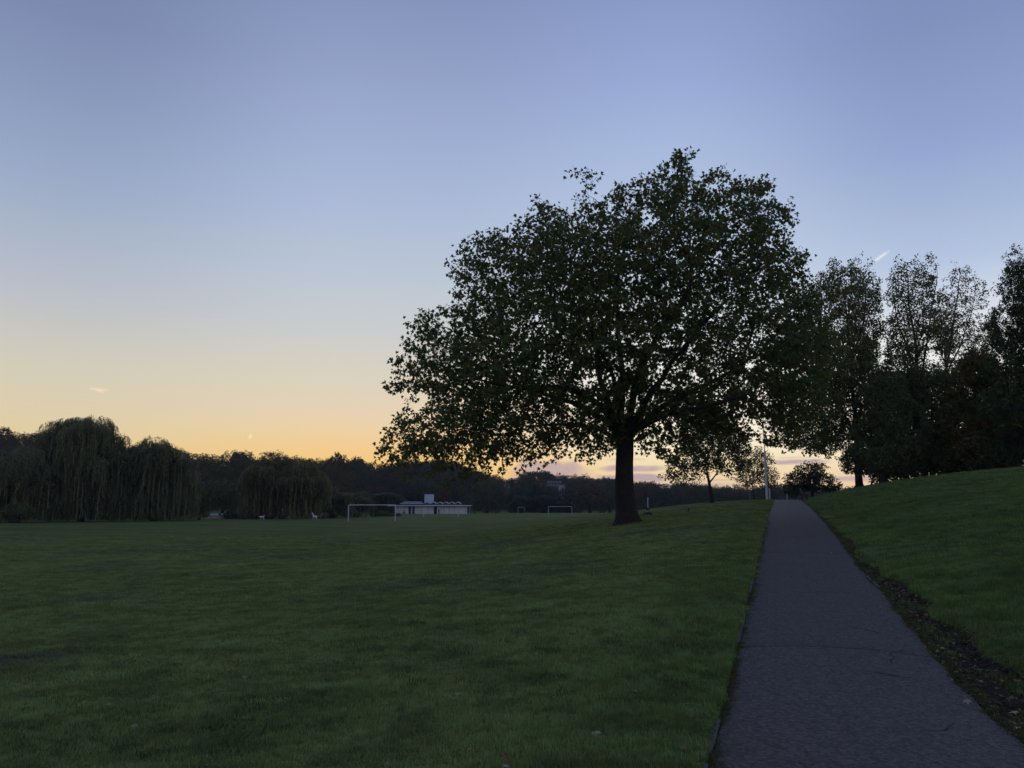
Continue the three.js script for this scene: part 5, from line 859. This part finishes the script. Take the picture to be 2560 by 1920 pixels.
// ------------------------------------------------------------------ single fallen leaves one can point at
{
  const R = rng(606), tones = { pale: std([0.3, 0.225, 0.14], 0.8, { side: THREE.DoubleSide }), brown: std([0.16, 0.08, 0.04], 0.85, { side: THREE.DoubleSide }), red: std([0.14, 0.035, 0.02], 0.85, { side: THREE.DoubleSide }), grey: std([0.22, 0.19, 0.15], 0.8, { side: THREE.DoubleSide }) };
  const curled = LEAVES.map((g, k) => { const c = g.clone(), p = c.attributes.position; for (let i = 0; i < p.count; i++) { const x = p.getX(i), y = p.getY(i) - 0.3; p.setXYZ(i, x, y, p.getZ(i) * 0.6 + 0.5 * x * x * (k === 1 ? -0.6 : 1) + 0.2 * y * y); } c.computeVertexNormals(); return c; });
  const OWN = { '1146,1735': 'large tan leaf lying flat in the middle of the near lawn', '1490,1835': 'long pale leaf on the near lawn, nearest the kerb of the pale ones', '2418,1754': 'long pale leaf where the soil strip meets the asphalt, lower right', '2345,1630': 'pale leaf just below the dark broken turf edge', '2052,1291': 'pale leaf on the bank grass near the crest of the path', '2124,1418': 'pale leaf beside the sunken edging on the right of the path', '2541,1822': 'pale leaf lowest on the soil strip at the right edge', '1265,1917': 'small pale leaf at the very bottom edge of the lawn', '375,1652': 'thin pale leaf standing out on the left lawn beside the bare patch', '1888,1345': 'pale leaf lying against the left edge of the path near the crest', '1855,1424': 'pale leaf in the grass just left of the path, below the second cross crack', '1752,1886': 'brown leaf nearest the bottom edge beside the kerb', '1455,1593': 'red brown leaf standing alone in the middle of the lawn', '1268,1897': 'orange brown leaf close to the bottom edge of the lawn' };
  const put = (px, py, tone, size, label, group) => {
    if (OWN[px + ',' + py]) { label = OWN[px + ',' + py]; group = null; }
    let lo = 3, hi = 70; for (let i = 0; i < 40; i++) { const m = (lo + hi) / 2, q = at(px, py, m); if (q.y > groundAt(q.x, m) + 0.015) lo = m; else hi = m; }
    const q = at(px, py, lo), m = part('fallen_leaf', curled[Math.floor(R() * 3)], tones[tone]); tag(m, label, 'leaf', group);
    m.position.copy(onGround(q.x, lo, 0.02)); m.rotation.set(-Math.PI / 2 + (R() - 0.5) * 0.7, (R() - 0.5) * 0.7, R() * 6.28); m.scale.setScalar(size * 0.52);
  };
  const G1 = 'pale fallen leaves on the soil strip', G2 = 'brown fallen leaves by the path kerb', G3 = 'pale flecks of fallen leaf on the left lawn', G4 = 'red brown fallen leaves on the left lawn';
  for (const [x, y, s] of [[2418, 1754, 0.16], [2345, 1630, 0.14], [2500, 1776, 0.14], [2536, 1781, 0.15], [2412, 1690, 0.1], [2356, 1621, 0.1], [2200, 1519, 0.09], [2250, 1537, 0.09], [2541, 1822, 0.12], [2180, 1486, 0.1], [2124, 1418, 0.13], [2078, 1382, 0.12], [2052, 1291, 0.16], [2072, 1347, 0.12]]) put(x, y, R() < 0.75 ? 'pale' : 'grey', s, 'pale curled leaf lying on the soil strip right of the path', G1);
  for (const [x, y, s] of [[1716, 1830, 0.16], [1752, 1886, 0.17], [1760, 1783, 0.13], [1718, 1760, 0.11], [1668, 1690, 0.12], [1710, 1872, 0.16], [1698, 1808, 0.12], [1728, 1790, 0.1], [1755, 1718, 0.1]]) put(x, y, 'brown', s, 'brown leaf lying in the grass beside the kerb left of the path', G2);
  for (const [x, y, s] of [[1146, 1735, 0.17], [1265, 1917, 0.12], [1490, 1835, 0.16], [1322, 1645, 0.14], [1380, 1610, 0.13], [1586, 1728, 0.13], [375, 1652, 0.16], [612, 1693, 0.16], [337, 1815, 0.14], [515, 1913, 0.13], [785, 1563, 0.17], [740, 1606, 0.1], [498, 1533, 0.12], [928, 1458, 0.14], [1010, 1525, 0.14], [1228, 1443, 0.13], [1466, 1518, 0.12], [1855, 1424, 0.14], [1806, 1345, 0.13], [1888, 1345, 0.16], [2400, 1472, 0.12], [2370, 1560, 0.1]]) put(x, y, 'grey', s, x > 2000 ? 'pale leaf lying alone on the grass bank right of the path' : 'pale leaf fleck lying on the wide lawn left of the path', x > 2000 ? 'pale leaves on the right bank' : G3);
  for (const [x, y, s] of [[1455, 1593, 0.14], [1635, 1628, 0.14], [1570, 1613, 0.14], [880, 1742, 0.14], [1268, 1897, 0.17], [1485, 1880, 0.14], [1380, 1478, 0.12], [1670, 1690, 0.13], [1720, 1411, 0.13]]) put(x, y, 'red', s, 'red brown leaf lying on the lawn left of the path', G4);
  put(2500, 1386, 'brown', 0.3, 'dark brown leaf clump lying on the bank near the right edge', null);
}
renderer.render(scene, camera);
